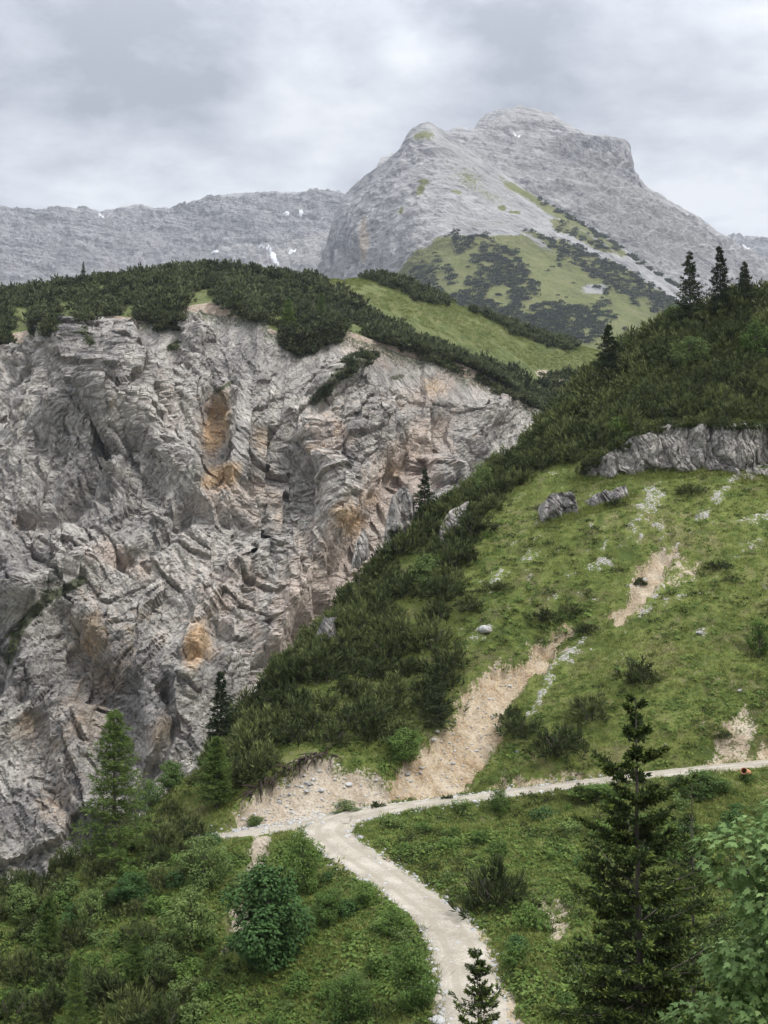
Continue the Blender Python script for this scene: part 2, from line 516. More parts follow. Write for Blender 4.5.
# ------------------------------------------------------------------ near terrain: control points (photo column, row, metres ahead)
near = [
    (768, 1024, 55), (768, 900, 70), (768, 820, 80), (768, 763, 90), (768, 742, 92.5), (768, 700, 97), (768, 600, 109), (768, 500, 124),
    (768, 474, 129), (768, 425, 135), (768, 350, 152), (768, 298, 168),
    (900, 1024, 52), (900, 900, 66), (900, 760, 86), (900, 600, 106), (900, 480, 124), (900, 400, 140), (900, 290, 165),
    (690, 1000, 57), (690, 900, 69), (690, 820, 80), (690, 700, 97.5), (690, 600, 110.5), (690, 500, 125), (690, 467, 131), (690, 420, 137),
    (690, 370, 152), (690, 322, 170),
    (600, 1000, 58.5), (600, 900, 70), (600, 830, 81), (600, 700, 100), (600, 600, 113), (600, 500, 128.5), (600, 468, 135), (600, 430, 147), (600, 388, 164),
    (640, 350, 168),
    (540, 1000, 57.5), (540, 900, 71.5), (540, 830, 83), (540, 740, 97.5), (540, 650, 109.5), (540, 560, 121.5), (540, 500, 134), (545, 440, 156),
    (500, 880, 74.5), (480, 860, 77.5), (450, 860, 79),
    (480, 760, 98), (480, 700, 105), (480, 600, 119), (480, 540, 131), (500, 474, 150),
    (430, 830, 86), (430, 770, 97), (430, 700, 107), (430, 620, 120), (430, 560, 131.5), (450, 512, 143),
    (380, 785, 95.8), (380, 740, 101.5), (380, 680, 111), (380, 620, 122), (400, 560, 136),
    (330, 792, 94.0), (330, 765, 95.8), (330, 730, 101.5), (330, 680, 111), (330, 632, 124),
    (280, 805, 92.8), (275, 778, 96), (280, 730, 105), (280, 690, 113),
    (240, 818, 91.5), (230, 790, 96.5), (230, 755, 104),
    (227, 834, 88.5), (180, 800, 97), (180, 782, 101),
    (180, 860, 83), (240, 880, 79), (240, 960, 69), (240, 1024, 63),
    (330, 900, 75.5), (330, 960, 66.5), (330, 1024, 59.5), (400, 960, 64.5), (400, 1024, 57.5),
    (120, 850, 89), (120, 900, 79.5), (120, 960, 73), (120, 1024, 68),
    (60, 878, 87), (50, 920, 80), (50, 1000, 72.5),
    (0, 900, 84), (0, 950, 78), (0, 1024, 71.5), (-100, 960, 84), (-100, 1040, 74),
]
pts = [tuple(P(*c)) for c in near]
ROAD_MAIN = [(900, 752, 89.0), (830, 757, 89.5), (768, 763, 90), (700, 769, 90.5), (620, 778, 91), (560, 786, 91.5), (490, 796, 92), (430, 803, 92), (380, 809.5, 91.2), (340, 820, 88.8),
             (328, 830, 86.2), (338, 844, 83.6), (362, 861, 80.3), (393, 881, 76.2), (415, 897, 73.2), (437, 915, 70.2), (452, 935, 67), (461, 955, 64.1), (469, 980, 60.8), (475, 1010, 57.6), (478, 1040, 54.6), (480, 1090, 50)]
ROAD_STUB = [(352, 816, 89.6), (318, 820, 89.8), (285, 827, 89.2), (250, 832, 88.7), (225, 835, 88.6), (200, 836, 89.5), (180, 830, 93)]
pts += [tuple(P(*c)) for c in ROAD_MAIN[:-2:2]] + [tuple(P(*c)) for c in ROAD_STUB[1:5]]
# the ground falls away beyond the spur crest, into the ravine
for c in [(330, 632, 124), (400, 560, 136), (450, 512, 143), (500, 474, 150), (545, 440, 156), (280, 690, 113), (230, 755, 104), (180, 782, 101), (120, 850, 89), (60, 878, 87), (0, 900, 84), (-100, 960, 84)]:
    x, y, z = P(*c)
    pts += [(x - 8, y + 14, z - 13), (x - 26, y + 42, z - 52)]
for c in [(600, 388, 164), (640, 350, 168), (690, 322, 170), (768, 298, 168), (900, 290, 165)]:
    x, y, z = P(*c)
    pts += [(x - 4, y + 14, z - 4), (x - 10, y + 50, z - 30)]
# from the viewpoint's own bank down to the road
pts += [(0, -8, 0.6), (14, -8, 1.5), (-14, -8, -0.5), (0, 0, -1.75), (8, 0, -1.4), (-8, 0, -2.6), (0, 9, -7.2), (12, 9, -6.2), (-12, 10, -9), (0, 20, -12.6), (16, 20, -11),
        (-14, 20, -14.6), (2, 34, -18.2), (18, 34, -16.5), (-16, 34, -20.5), (0, 46, -20.6), (36, 20, -9), (40, 40, -14), (-34, 36, -26), (-36, 12, -20), (-60, 50, -45), (-60, 20, -38)]
pts = np.array(pts)
Z_NEAR = TPS(pts[:, :2], pts[:, 2], 60.0, 2e-4)


def catmull(pts, n):
    pts = np.asarray(pts, float)
    d = np.concatenate([[0], np.cumsum(np.linalg.norm(np.diff(pts, axis=0), axis=1))])
    t = np.linspace(0, d[-1], n)
    out = np.empty((n, pts.shape[1]))
    m = np.gradient(pts, d, axis=0)
    k = np.clip(np.searchsorted(d, t) - 1, 0, len(d) - 2)
    h = (d[k + 1] - d[k]); s = ((t - d[k]) / h)[:, None]; h = h[:, None]
    out = (2 * s ** 3 - 3 * s ** 2 + 1) * pts[k] + (s ** 3 - 2 * s ** 2 + s) * h * m[k] + (-2 * s ** 3 + 3 * s ** 2) * pts[k + 1] + (s ** 3 - s ** 2) * h * m[k + 1]
    return out


RC1 = catmull([P(*c) for c in ROAD_MAIN], 220)
RC2 = catmull([P(*c) for c in ROAD_STUB], 70)
RC1[:, 2] = np.convolve(np.pad(RC1[:, 2], 12, mode='edge'), np.ones(25) / 25, 'valid')
_hw1 = np.interp(np.arange(220), [0, 90, 118, 132, 150, 219], [1.45, 1.5, 1.8, 1.95, 1.65, 1.6])
_hw2 = np.interp(np.arange(70), [0, 20, 48, 62, 69], [2.0, 1.5, 0.9, 0.5, 0.4])


def road_dist(x, y):
    """distance outside the road edge (m) and road height at the nearest point"""
    sh = x.shape
    x = x.ravel(); y = y.ravel()
    C = np.vstack([RC1, RC2]); HW = np.concatenate([_hw1, _hw2])
    d = np.full(x.shape, 99.0); z = np.zeros(x.shape)
    m = np.where((y > 40) & (y < 105))[0]
    for i in range(0, len(m), 30000):
        q = m[i:i + 30000]
        dd = np.sqrt((x[q, None] - C[None, :, 0]) ** 2 + (y[q, None] - C[None, :, 1]) ** 2) - HW[None]
        # smooth height: weights of the near samples
        w = np.exp(-np.clip(dd - dd.min(1)[:, None], 0, 30) * 2.2)
        d[q] = dd.min(1); z[q] = (w * C[None, :, 2]).sum(1) / w.sum(1)
    return d.reshape(sh), z.reshape(sh)


SOIL = [
    (1.0, 0.0, [(557, 631), (563, 629), (569, 631), (545, 661), (532, 672), (504, 702), (499, 736), (486, 753), (465, 783), (441, 799), (384, 797), (408, 760), (421, 743), (452, 726), (465, 709), (475, 682), (492, 668), (516, 665), (530, 651), (540, 641)]),
    (1.0, 0.45, [(230, 826), (246, 803), (261, 789), (283, 775), (299, 764), (311, 756), (336, 757), (346, 768), (364, 772), (380, 780), (399, 797), (374, 808), (330, 818), (283, 828), (239, 834)]),
    (0.82, 0.2, [(656, 552), (675, 554), (656, 582), (641, 601), (619, 620), (614, 615), (637, 590), (641, 571)]),
    (0.9, 0.1, [(486, 795), (500, 778), (560, 771), (620, 763), (700, 748), (768, 738), (860, 728), (860, 752), (768, 762), (700, 769), (620, 779), (560, 787)]),
    (0.55, 0.3, [(704, 752), (714, 735), (727, 720), (745, 706), (754, 714), (746, 730), (764, 744)]),
    (0.8, 0.1, [(380, 850), (418, 876), (450, 897), (468, 914), (484, 938), (500, 965), (516, 995), (532, 1030), (490, 1030), (478, 985), (464, 945), (444, 916), (416, 895)]),
    (0.7, 0.8, [(424, 925), (437, 945), (448, 985), (456, 1030), (428, 1030), (436, 990), (434, 965)]),
    (0.75, 0.6, [(253, 838), (268, 843), (265, 866), (252, 905), (238, 948), (226, 946), (240, 905), (250, 868)]),
    (0.5, 0.3, [(545, 900), (566, 905), (570, 925), (556, 945), (540, 930)]),
    (0.45, 0.3, [(655, 565), (690, 560), (702, 576), (680, 586), (664, 584)]),
]
ROCKP = [
    (1.0, [(586, 638), (560, 656), (548, 670), (556, 669), (575, 656), (589, 645)]),
    (0.9, [(552, 666), (540, 690), (528, 714), (538, 714), (549, 690), (558, 672)]),
    (0.9, [(645, 489), (660, 486), (668, 497), (652, 510), (641, 525), (630, 526), (640, 505)]),
    (0.9, [(612, 552), (622, 540), (640, 528), (634, 540), (618, 553)]),
    (1.0, [(739, 468), (775, 462), (775, 474), (742, 480), (722, 497), (706, 519), (695, 519), (709, 500), (727, 481)]),
    (0.8, [(738, 522), (775, 505), (775, 522), (745, 527)]),
    (0.7, [(745, 540), (762, 535), (764, 548), (750, 552)]),
    (0.8, [(660, 580), (650, 600), (636, 622), (643, 622), (657, 602), (668, 584)]),
    (0.75, [(688, 640), (696, 630), (710, 627), (706, 637), (694, 645)]),
    (0.7, [(612, 645), (628, 632), (625, 642), (614, 650)]),
    (0.8, [(470, 636), (484, 626), (495, 628), (482, 638)]),
    (0.7, [(484, 580), (500, 566), (512, 572), (500, 585), (490, 590)]),
]


def soil_rock(px, py, x, y):
    wob = fbm(x * 0.35, y * 0.35, 3.0, 3) * 7.0 + fbm(x * 1.3, y * 1.3, 13.0, 3) * 6.0
    soil = np.zeros(px.shape); rock = np.zeros(px.shape); pale = np.zeros(px.shape)
    vis = (y > 50) & (y < 175)
    for w, pl, poly in SOIL:
        sd = poly_sd(px, py, poly) + wob + 3.5
        k = w * sstep(-8, 8, sd)
        k = np.where(vis, k, 0)
        pale = np.where(k > soil, pl, pale)
        soil = np.maximum(soil, k)
    for w, poly in ROCKP:
        rock = np.maximum(rock, np.where(vis, 0.8 * w * sstep(-5, 5, poly_sd(px, py, poly) + wob), 0))
    # scattered stony spots below the rock bands
    reg = blob(px, py, 590, 520, 110, 70, 20) * 0.9 + blob(px, py, 520, 585, 70, 35, -30) * 0.6 + blob(px, py, 690, 560, 110, 60, 0) * 0.6 + blob(px, py, 640, 740, 160, 40) * 0.25
    spots = sstep(0.18, 0.75, fbm(x * 0.42 + 3, y * 0.42, 9.0, 4, 0.6)) * np.clip(reg, 0, 1)
    rock = np.maximum(rock, np.where(vis, spots * 0.75, 0))
    return soil, rock, pale


def near_base(x, y):
    z = Z_NEAR(x, y)
    far = sstep(20, 60, y)
    z = z + far * (fbm(x * 0.07, y * 0.07, 0.0, 3) * 0.9 + fbm(x * 0.33, y * 0.33, 5.0, 3) * 0.28)
    return z


def near_full(x, y):
    z = near_base(x, y)
    px, py = proj(x, y, z)
    soil, rock, pale = soil_rock(px, py, x, y)
    z = z - 1.1 * sstep(0.35, 0.75, soil)
    z = z + 0.25 * sstep(0.3, 0.7, rock)
    rough = fbm(x * 1.1, y * 1.1, 8.0, 3, 0.6)
    z = z + rough * (0.10 + 0.16 * np.clip(soil + rock, 0, 1))
    # rills down the bare slide
    z = z - 0.25 * soil * np.clip(ridged(x * 0.55 - y * 0.25, y * 0.16 + x * 0.1, 2.0, 2), 0, 2) * 0.5
    d, zr = road_dist(x, y)
    b = sstep(0.15, 2.6, d)
    z = np.where(d < 3, zr - 0.06 + (z - zr + 0.06) * b, z)
    return z, soil, rock, pale, d


def gz(x, y):
    return near_full(np.atleast_1d(np.asarray(x, float)), np.atleast_1d(np.asarray(y, float)))[0]


NA, ND = 640, 820
ta = np.linspace(-0.62, 0.60, NA)
# depth samples: dense where the slope faces the view
ds = np.concatenate([np.linspace(-8, 48, 40, endpoint=False), np.linspace(48, 172, 700, endpoint=False), np.linspace(172, 225, 80)])
AA, DD = np.meshgrid(ta, ds, indexing='ij')
XX = AA * np.maximum(DD, 14) * 1.02 + 0.0
XX = np.where(DD < 14, AA * 14 * 1.02 * (1 + (14 - DD) * 0.15), XX)
YY = DD
ZZ, SOILA, ROCKA, PALEA, RD = near_full(XX, YY)
NV = np.stack([XX, YY, ZZ], -1)
GRASSY = np.clip(1 - SOILA - ROCKA, 0, 1) * (RD > 0.2)
hill = link('hillside', make_mesh('hillside', NV.reshape(-1, 3), [grid_faces(NA, ND)[:, ::-1] * 1],
            {'soil': SOILA, 'rock': ROCKA, 'pale': PALEA}, True, [M_HILL]), kind='structure')

# look-up of the first ground point seen along a photo direction
_dsf = np.linspace(50, 200, 1500)


def hit(px, py):
    """ground point (x, y, z) of the near slope met by each photo direction"""
    px = np.atleast_1d(np.asarray(px, float)); py = np.atleast_1d(np.asarray(py, float))
    q = P(px[:, None], py[:, None], _dsf[None, :])
    ia = np.clip((q[..., 0] / (q[..., 1] * 1.02) - ta[0]) / (ta[1] - ta[0]), 0, NA - 2)
    jd = np.interp(q[..., 1], ds, np.arange(ND))
    i0 = ia.astype(int); j0 = np.clip(jd.astype(int), 0, ND - 2); fi = ia - i0; fj = jd - j0
    g = (ZZ[i0, j0] * (1 - fi) * (1 - fj) + ZZ[i0 + 1, j0] * fi * (1 - fj) + ZZ[i0, j0 + 1] * (1 - fi) * fj + ZZ[i0 + 1, j0 + 1] * fi * fj)
    below = q[..., 2] < g
    ok = below.any(1)
    k = np.where(ok, np.argmax(below, 1), np.argmin(q[..., 2] - g + (q[..., 1] < 70) * 50, 1))
    r = q[np.arange(len(px)), k]
    r[:, 2] = g[np.arange(len(px)), k]
    return r, ok


def lookup(arr, x, y):
    ia = np.clip((x / (np.maximum(y, 14) * 1.02) - ta[0]) / (ta[1] - ta[0]), 0, NA - 2)
    jd = np.interp(y, ds, np.arange(ND))
    i0 = ia.astype(int); j0 = np.clip(jd.astype(int), 0, ND - 2); fi = ia - i0; fj = jd - j0
    return (arr[i0, j0] * (1 - fi) * (1 - fj) + arr[i0 + 1, j0] * fi * (1 - fj) + arr[i0, j0 + 1] * (1 - fi) * fj + arr[i0 + 1, j0 + 1] * fi * fj)


# ------------------------------------------------------------------ gravel road
def road_strip(C, HW, nw=17):
    t = np.gradient(C[:, :2], axis=0); t /= np.linalg.norm(t, axis=1)[:, None]
    n = np.stack([-t[:, 1], t[:, 0]], -1)
    s = np.linspace(-1, 1, nw)
    edge = 1 + 0.22 * fbm(np.arange(len(C)) * 0.17, 0.0, 1.0, 4)[:, None] * np.abs(s)[None]
    off = s[None] * HW[:, None] * edge
    V = np.zeros((len(C), nw, 3))
    V[..., :2] = C[:, None, :2] + n[:, None] * off[..., None]
    V[..., 2] = C[:, None, 2] + 0.03 + 0.05 * (1 - s[None] ** 2) - 0.12 * np.clip(np.abs(s[None]) - 0.82, 0, 1) / 0.18
    tr = np.exp(-((np.abs(s) - 0.42) / 0.16) ** 2)[None] + np.zeros((len(C), 1))
    tr = np.broadcast_to(np.exp(-((np.abs(s) - 0.42) / 0.16) ** 2)[None], (len(C), nw))
    V[..., 2] -= 0.035 * tr
    return V, tr


V1, t1 = road_strip(catmull(RC1, 420), np.interp(np.linspace(0, 219, 420), np.arange(220), _hw1))
V2, t2 = road_strip(catmull(RC2, 140), np.interp(np.linspace(0, 69, 140), np.arange(70), _hw2))
V2[..., 2] -= 0.03
f1 = grid_faces(420, 17); f2 = grid_faces(140, 17) + 420 * 17
link('gravel_road', make_mesh('gravel_road', np.vstack([V1.reshape(-1, 3), V2.reshape(-1, 3)]), [f1, f2],
     {'track': np.concatenate([t1.ravel(), t2.ravel() * 0])}, True, [M_ROAD]), kind='structure')

# ------------------------------------------------------------------ hill above the cliff (meadow)
RIM = [(-260, 360, 292), (-100, 345, 297), (0, 336, 300), (50, 326, 300), (100, 316, 302), (150, 318, 301), (200, 304, 304), (250, 312, 302), (290, 338, 296), (335, 328, 302), (400, 346, 312), (450, 360, 322), (500, 384, 335), (545, 412, 347), (585, 432, 350), (660, 460, 352)]
hp = [tuple(P(*c)) for c in RIM]
hc = [(-260, 320, 345), (-100, 305, 345), (0, 297, 345), (50, 288, 350), (100, 281, 352), (150, 274, 355), (200, 269, 358), (250, 273, 362), (300, 278, 370), (345, 278, 385), (380, 279, 400), (420, 294, 410), (470, 310, 420), (520, 329, 430), (570, 345, 440), (600, 355, 445), (680, 372, 450)]
hm = [(200, 285, 330), (100, 298, 325), (0, 316, 322), (-100, 325, 320), (300, 303, 338), (400, 316, 362), (450, 337, 372), (500, 352, 385), (550, 374, 395), (590, 386, 398)]
hp += [tuple(P(*c)) for c in hc + hm]
for c in hc:
    x, y, z = P(*c); hp += [(x, y + 50, z - 22), (x, y + 150, z - 95)]
hp = np.array(hp)
Z_HILL = TPS(hp[:, :2], hp[:, 2], 150.0, 1e-4)


def hz(x, y):
    return Z_HILL(x, y) + fbm(x * 0.03, y * 0.03, 1.0, 3) * 1.2 + fbm(x * 0.2, y * 0.2, 2.0, 3) * 0.25


rim_w = np.array([P(*c) for c in RIM])
hx = np.linspace(-175, 150, 420); hv = np.linspace(0, 1, 260)
HX, HV = np.meshgrid(hx, hv, indexing='ij')
rimY = np.interp(hx, rim_w[:, 0], rim_w[:, 1]) + 3.2 * fbm(hx * 0.075, 0.0, 3.0, 4, 0.6); rimZ = np.interp(hx, rim_w[:, 0], rim_w[:, 2])
HY = rimY[:, None] - 1.0 + HV ** 1.2 * 260
HZ = hz(HX, HY)

# ------------------------------------------------------------------ the cliff
NU, NW = 600, 640
cx = np.linspace(-150, 85, NU); cv = np.linspace(0, 1, NW)
CX, CV = np.meshgrid(cx, cv, indexing='ij')
jag = lambda x: 3.2 * fbm(x * 0.075, 0.0, 3.0, 4, 0.6)
rz = np.interp(cx, rim_w[:, 0], rim_w[:, 2]) - 0.8 + 1.6 * fbm(cx * 0.11, 0.0, 9.0, 4, 0.6); ry = np.interp(cx, rim_w[:, 0], rim_w[:, 1]) + jag(cx)
by = np.interp(cx, [-150, -100, -40, 10, 50, 85], [196, 200, 212, 230, 250, 262])
vv = CV / 0.97
CZ = -92 + (rz[:, None] + 92) * np.minimum(vv, 1.0) + np.clip(vv - 1, 0, 1) * 12
gprof = np.minimum(vv, 1) ** 1.12
CY = by[:, None] + (ry - by)[:, None] * gprof + np.clip(vv - 1, 0, 1) * 320
top = sstep(1.0, 0.97, vv)
ppx, ppy = proj(CX, CY, CZ)
big = fbm(CX * 0.022, CZ * 0.022, 4.0, 3, 0.55) * 9.0
# named gullies and ribs seen on the wall
for pl, w, d in [
    ([(447, 420), (425, 452), (388, 500), (352, 548), (318, 610), (290, 670)], 17, -7.0),
    ([(345, 325), (372, 350), (398, 372)], 14, -4.0), ([(320, 395), (345, 375), (372, 352)], 9, 3.5),
    ([(92, 398), (101, 425), (104, 455)], 6, -7.0), ([(112, 400), (118, 440), (116, 470)], 9, 4.0),
    ([(40, 300), (60, 350), (95, 400)], 18, 3.0), ([(130, 420), (180, 470), (235, 500)], 15, 3.0),
    ([(210, 405), (215, 440), (212, 480)], 11, -5.0), ([(240, 390), (243, 430), (235, 470)], 9, 4.0),
    ([(20, 510), (50, 520), (85, 490), (115, 455)], 8, -4.0), ([(120, 560), (150, 552), (190, 512)], 7, -3.5),
    ([(70, 640), (110, 700), (120, 790)], 24, -6.0), ([(20, 610), (60, 585), (90, 570)], 9, 4.0),
    ([(200, 640), (190, 690), (160, 740), (140, 790)], 16, 5.0), ([(215, 630), (205, 660), (190, 665)], 12, -5.0),
    ([(165, 690), (175, 725), (150, 770), (140, 800)], 7, -5.0),
    ([(0, 680), (35, 720), (50, 790), (100, 870)], 14, -2.5), ([(60, 760), (90, 820), (120, 850)], 16, 2.0),
    ([(280, 430), (270, 470), (250, 500)], 10, -4.0), ([(310, 440), (330, 480), (340, 520)], 14, 4.0),
    ([(420, 395), (450, 380), (480, 395)], 12, -3.0), ([(500, 400), (470, 430), (440, 470)], 16, 3.0),
    ([(240, 560), (280, 540), (300, 580), (280, 640)], 16, 4.0),
]:
    dd = line_d(ppx + 6 * fbm(CX * 0.08, CZ * 0.08, 6.0, 2), ppy, pl)
    big = big + 1.35 * d * np.exp(-(dd / w) ** 2)


def rot(x, z, a):
    a = math.radians(a); return x * math.cos(a) + z * math.sin(a), -x * math.sin(a) + z * math.cos(a)


wx = fbm(CX * 0.05, CZ * 0.05, 11.0, 3) * 1.8 + fbm(CX * 0.5, CZ * 0.5, 12.0, 3) * 0.35; wz = fbm(CX * 0.05, CZ * 0.05, 21.0, 3) * 1.8 + fbm(CX * 0.5, CZ * 0.5, 22.0, 3) * 0.35
wx *= 0.5; wz *= 0.5
X1, Z1 = CX + wx, CZ + wz
sel = sstep(-0.1, 0.1, fbm(CX * 0.025, CZ * 0.025, 31.0, 4) + 0.30 * np.tanh((CX - 5) * 0.05))
hf = 0
for ang, wgt, sd in ((38, 1 - sel, 71), (-38, sel, 81)):
    u1, w1 = rot(X1, Z1, ang)
    q = broken(u1, w1, sd) + (ridged(u1 / 26.0, w1 / 80.0, 1.0 + sd, 2, 0.5) - 0.6) * 4.2
    hf = hf + q * wgt
fine = fbm(X1 * 0.9, Z1 * 0.9, 17.0, 3, 0.6) * 0.30
smooth_ch = np.clip(blob(ppx, ppy, 395, 490, 60, 26, -52) + blob(ppx, ppy, 330, 590, 60, 24, -55) + blob(ppx, ppy, 360, 345, 28, 14, 30) + blob(ppx, ppy, 214, 430, 14, 40), 0, 0.75)
hh = big + hf * (1 - smooth_ch * 0.6) + fine
hh = hh - 2.5
hh = np.where(hh < 0, hh * sstep(1.0, 0.80, vv), hh)
CB = np.stack([CX, CY, CZ], -1)
nrm = grid_normals(CB)
nrm *= -np.sign(nrm[..., 1:2])
nrm[nrm[..., 1] > 0] *= -1
CVt = CB + nrm * (hh * (top * 0.93 + 0.07 * (vv < 1)))[..., None]
ppx, ppy = proj(CVt[..., 0], CVt[..., 1], CVt[..., 2])
ochre = np.zeros(CX.shape); pink = np.zeros(CX.shape)
for b in [(216, 425, 15, 36, 10, 1.25), (222, 476, 26, 14, -20, 1.1), (262, 440, 16, 22, 0, 0.5), (196, 645, 16, 28, 10, 1.2), (350, 520, 18, 24, -50, 0.9), (372, 500, 16, 14, -40, 0.6),
          (90, 640, 26, 50, 0, 0.62), (80, 720, 36, 40, 0, 0.62), (100, 690, 34, 60, 10, 0.55), (30, 725, 26, 22, 0, 0.6), (28, 722, 7, 12, 0, 0.9), (432, 385, 18, 16, -30, 0.5), (395, 470, 20, 12, -50, 0.5), (160, 730, 14, 30, 20, 0.6),
          (55, 800, 30, 40, 0, 0.45), (310, 450, 20, 12, 0, 0.4), (112, 405, 5, 12, 10, 0.7), (20, 640, 12, 20, 0, .35), (300, 520, 60, 50, 0, 0.22), (130, 640, 60, 80, 0, 0.3), (420, 440, 50, 30, -40, 0.25), (330, 420, 40, 40, 0, 0.25), (60, 750, 60, 60, 0, 0.4), (330, 395, 14, 16, 0, 0.3)]:
    ochre = np.maximum(ochre, b[5] * blob(ppx, ppy, *b[:5]))
for b in [(395, 485, 90, 34, -52, 1.15), (325, 585, 95, 42, -52, 1.15), (365, 345, 40, 20, 25, 1.0), (430, 390, 60, 24, -30, 0.6), (250, 500, 60, 40, 0, 0.5), (120, 560, 60, 20, 20, 0.6), (30, 520, 40, 14, 10, 0.45), (230, 600, 60, 60, 0, 0.5), (290, 650, 50, 30, -50, 0.9),
          (270, 300, 10, 10, 0, 0), (35, 310, 22, 14, 60, 0.6), (480, 380, 50, 16, 20, 0.5), (330, 430, 50, 30, 0, 0.5), (170, 400, 30, 40, 0, 0.3)]:
    pink = np.maximum(pink, b[5] * blob(ppx, ppy, *b[:5]))
veg = np.zeros(CX.shape)
darkr = np.zeros(CX.shape)  # darker rock zones; the lower-left one also carries shade put into its colour
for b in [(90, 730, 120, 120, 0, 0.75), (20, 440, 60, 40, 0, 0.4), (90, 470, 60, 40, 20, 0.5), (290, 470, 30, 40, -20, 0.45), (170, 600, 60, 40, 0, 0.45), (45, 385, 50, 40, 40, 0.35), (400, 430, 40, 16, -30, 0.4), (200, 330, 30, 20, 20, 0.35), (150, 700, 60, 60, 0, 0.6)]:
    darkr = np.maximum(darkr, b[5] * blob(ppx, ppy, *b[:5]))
for pl, w, k in [([(8, 660), (22, 625), (45, 600), (82, 580)], 6, 1.0), ([(83, 330), (90, 342)], 6, 0.9), ([(315, 400), (340, 375), (370, 355)], 7, 1.0), ([(170, 348), (174, 346)], 5, 0.9), ([(215, 392), (232, 382)], 4, .7), ([(510, 230), (511, 231)], 2, 0), ([(392, 378), (402, 376)], 4, .7), ([(355, 250), (356, 251)], 2, 0)]:
    veg = np.maximum(veg, k * np.exp(-(line_d(ppx, ppy, pl) / w) ** 2))
veg = np.maximum(veg, 0.6 * sstep(0.93, 0.99, vv))
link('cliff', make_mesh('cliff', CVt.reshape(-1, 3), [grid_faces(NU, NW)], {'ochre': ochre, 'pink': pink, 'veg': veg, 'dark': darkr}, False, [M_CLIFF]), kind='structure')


# the turf edge of the hill folds down onto the rock
jr = int(0.985 * 0.97 * (NW - 1))
o_ = np.argsort(CVt[:, jr, 0])
HY[:, 0] = np.interp(hx, CVt[o_, jr, 0], CVt[o_, jr, 1]) + 0.7
HZ[:, 0] = np.interp(hx, CVt[o_, jr, 0], CVt[o_, jr, 2])
HY[:, 1:4] = np.maximum(HY[:, 1:4], HY[:, 0:1] - 1.0)
hpx, hpy = proj(HX, HY, HZ)
hsoil = np.maximum(np.maximum(blob(hpx, hpy, 552, 376, 22, 6, 12), 0.6 * blob(hpx, hpy, 448, 300, 14, 3)), np.where(np.arange(260)[None] < 3, 0.75, 0.0))
link('meadow_hill', make_mesh('meadow_hill', np.stack([HX, HY, HZ], -1).reshape(-1, 3), [grid_faces(420, 260)[:, ::-1]], {'soil': hsoil}, True, [M_MEADOW]), kind='structure')

# ------------------------------------------------------------------ mountains behind
def mountain(name, px0, px1, step, ytop, ybot, dctl, nrow, disp, mat, jag, attrs_fn, back=500.0, dip=-14, smooth=True, bedk=1.0):
    px = np.arange(px0, px1 + 0.01, step)
    yt = np.interp(px, [a for a, b in ytop], [b for a, b in ytop])
    yt = yt + jag * (fbm(px * 0.09, 0.0, hash(name) % 50 * 1.0 if False else len(name) * 1.7, 4, 0.6))
    v = np.linspace(0, 1, nrow)
    PX, VV = np.meshgrid(px, v, indexing='ij')
    PY = ybot + (yt[:, None] - ybot) * VV
    c = np.array(dctl, float)
    D = TPS(c[:, :2], c[:, 2], 150.0, 1e-3)(PX, PY)
    W = P(PX, PY, D)
    n = grid_normals(W); n *= -np.sign((n * W).sum(-1, keepdims=True))
    s = disp
    X, Y, Z = W[..., 0], W[..., 1], W[..., 2]
    wob = fbm(X / 160, Y / 160, Z / 160, 3) * 14
    a = math.radians(dip)
    bed = (Z * math.cos(a) + X * math.sin(a)) + wob * 0.6
    h = fbm(X / 220, Y / 220, Z / 220, 4, 0.55) * 1.3 + ridged((X + wob + Z * 0.5) / 90, Y / 120, Z / 300, 4, 0.6) * 0.5
    h = h + ridged((X + Z * 0.6) / 32, Y / 40, Z / 110, 3, 0.65) * 0.26 + fbm(X / 14, Y / 14, Z / 14, 2) * 0.12
    j = bed / 34 + fbm(X / 90, Y / 90, Z / 90, 2) * 0.8; fr = j - np.floor(j)
    h = h * 0.62 + bedk * np.minimum(fr * 1.2, (1 - fr) * 6) * 0.62 * (0.6 + 0.4 * np.sin(np.floor(j) * 3.1))
    j = bed / 12.5 + fbm(X / 50, Y / 50, Z / 50, 2) * 0.8; fr = j - np.floor(j)
    h = h + bedk * np.minimum(fr * 1.2, (1 - fr) * 6) * 0.20
    at, damp, extra = attrs_fn(PX, PY, W)
    edge = sstep(0, 0.10, 1 - VV) * 0.85 + 0.15
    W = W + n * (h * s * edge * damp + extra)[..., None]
    # far side, falling away behind the skyline
    top = W[:, -1]
    k = np.array([0.04, 0.15, 0.4, 0.8, 1.2])
    B = top[:, None, :] + np.stack([0 * k, back * k, -back * 0.9 * k ** 1.1], -1)[None]
    Wb = np.concatenate([W, B], 1)
    ext = {q: np.concatenate([a_, np.repeat(a_[:, -1:], len(k), 1)], 1) for q, a_ in at.items()}
    o = link(name, make_mesh(name, Wb.reshape(-1, 3), [grid_faces(len(px), nrow + len(k))], ext, smooth, [mat]), kind='structure')
    return W, n, PX, PY





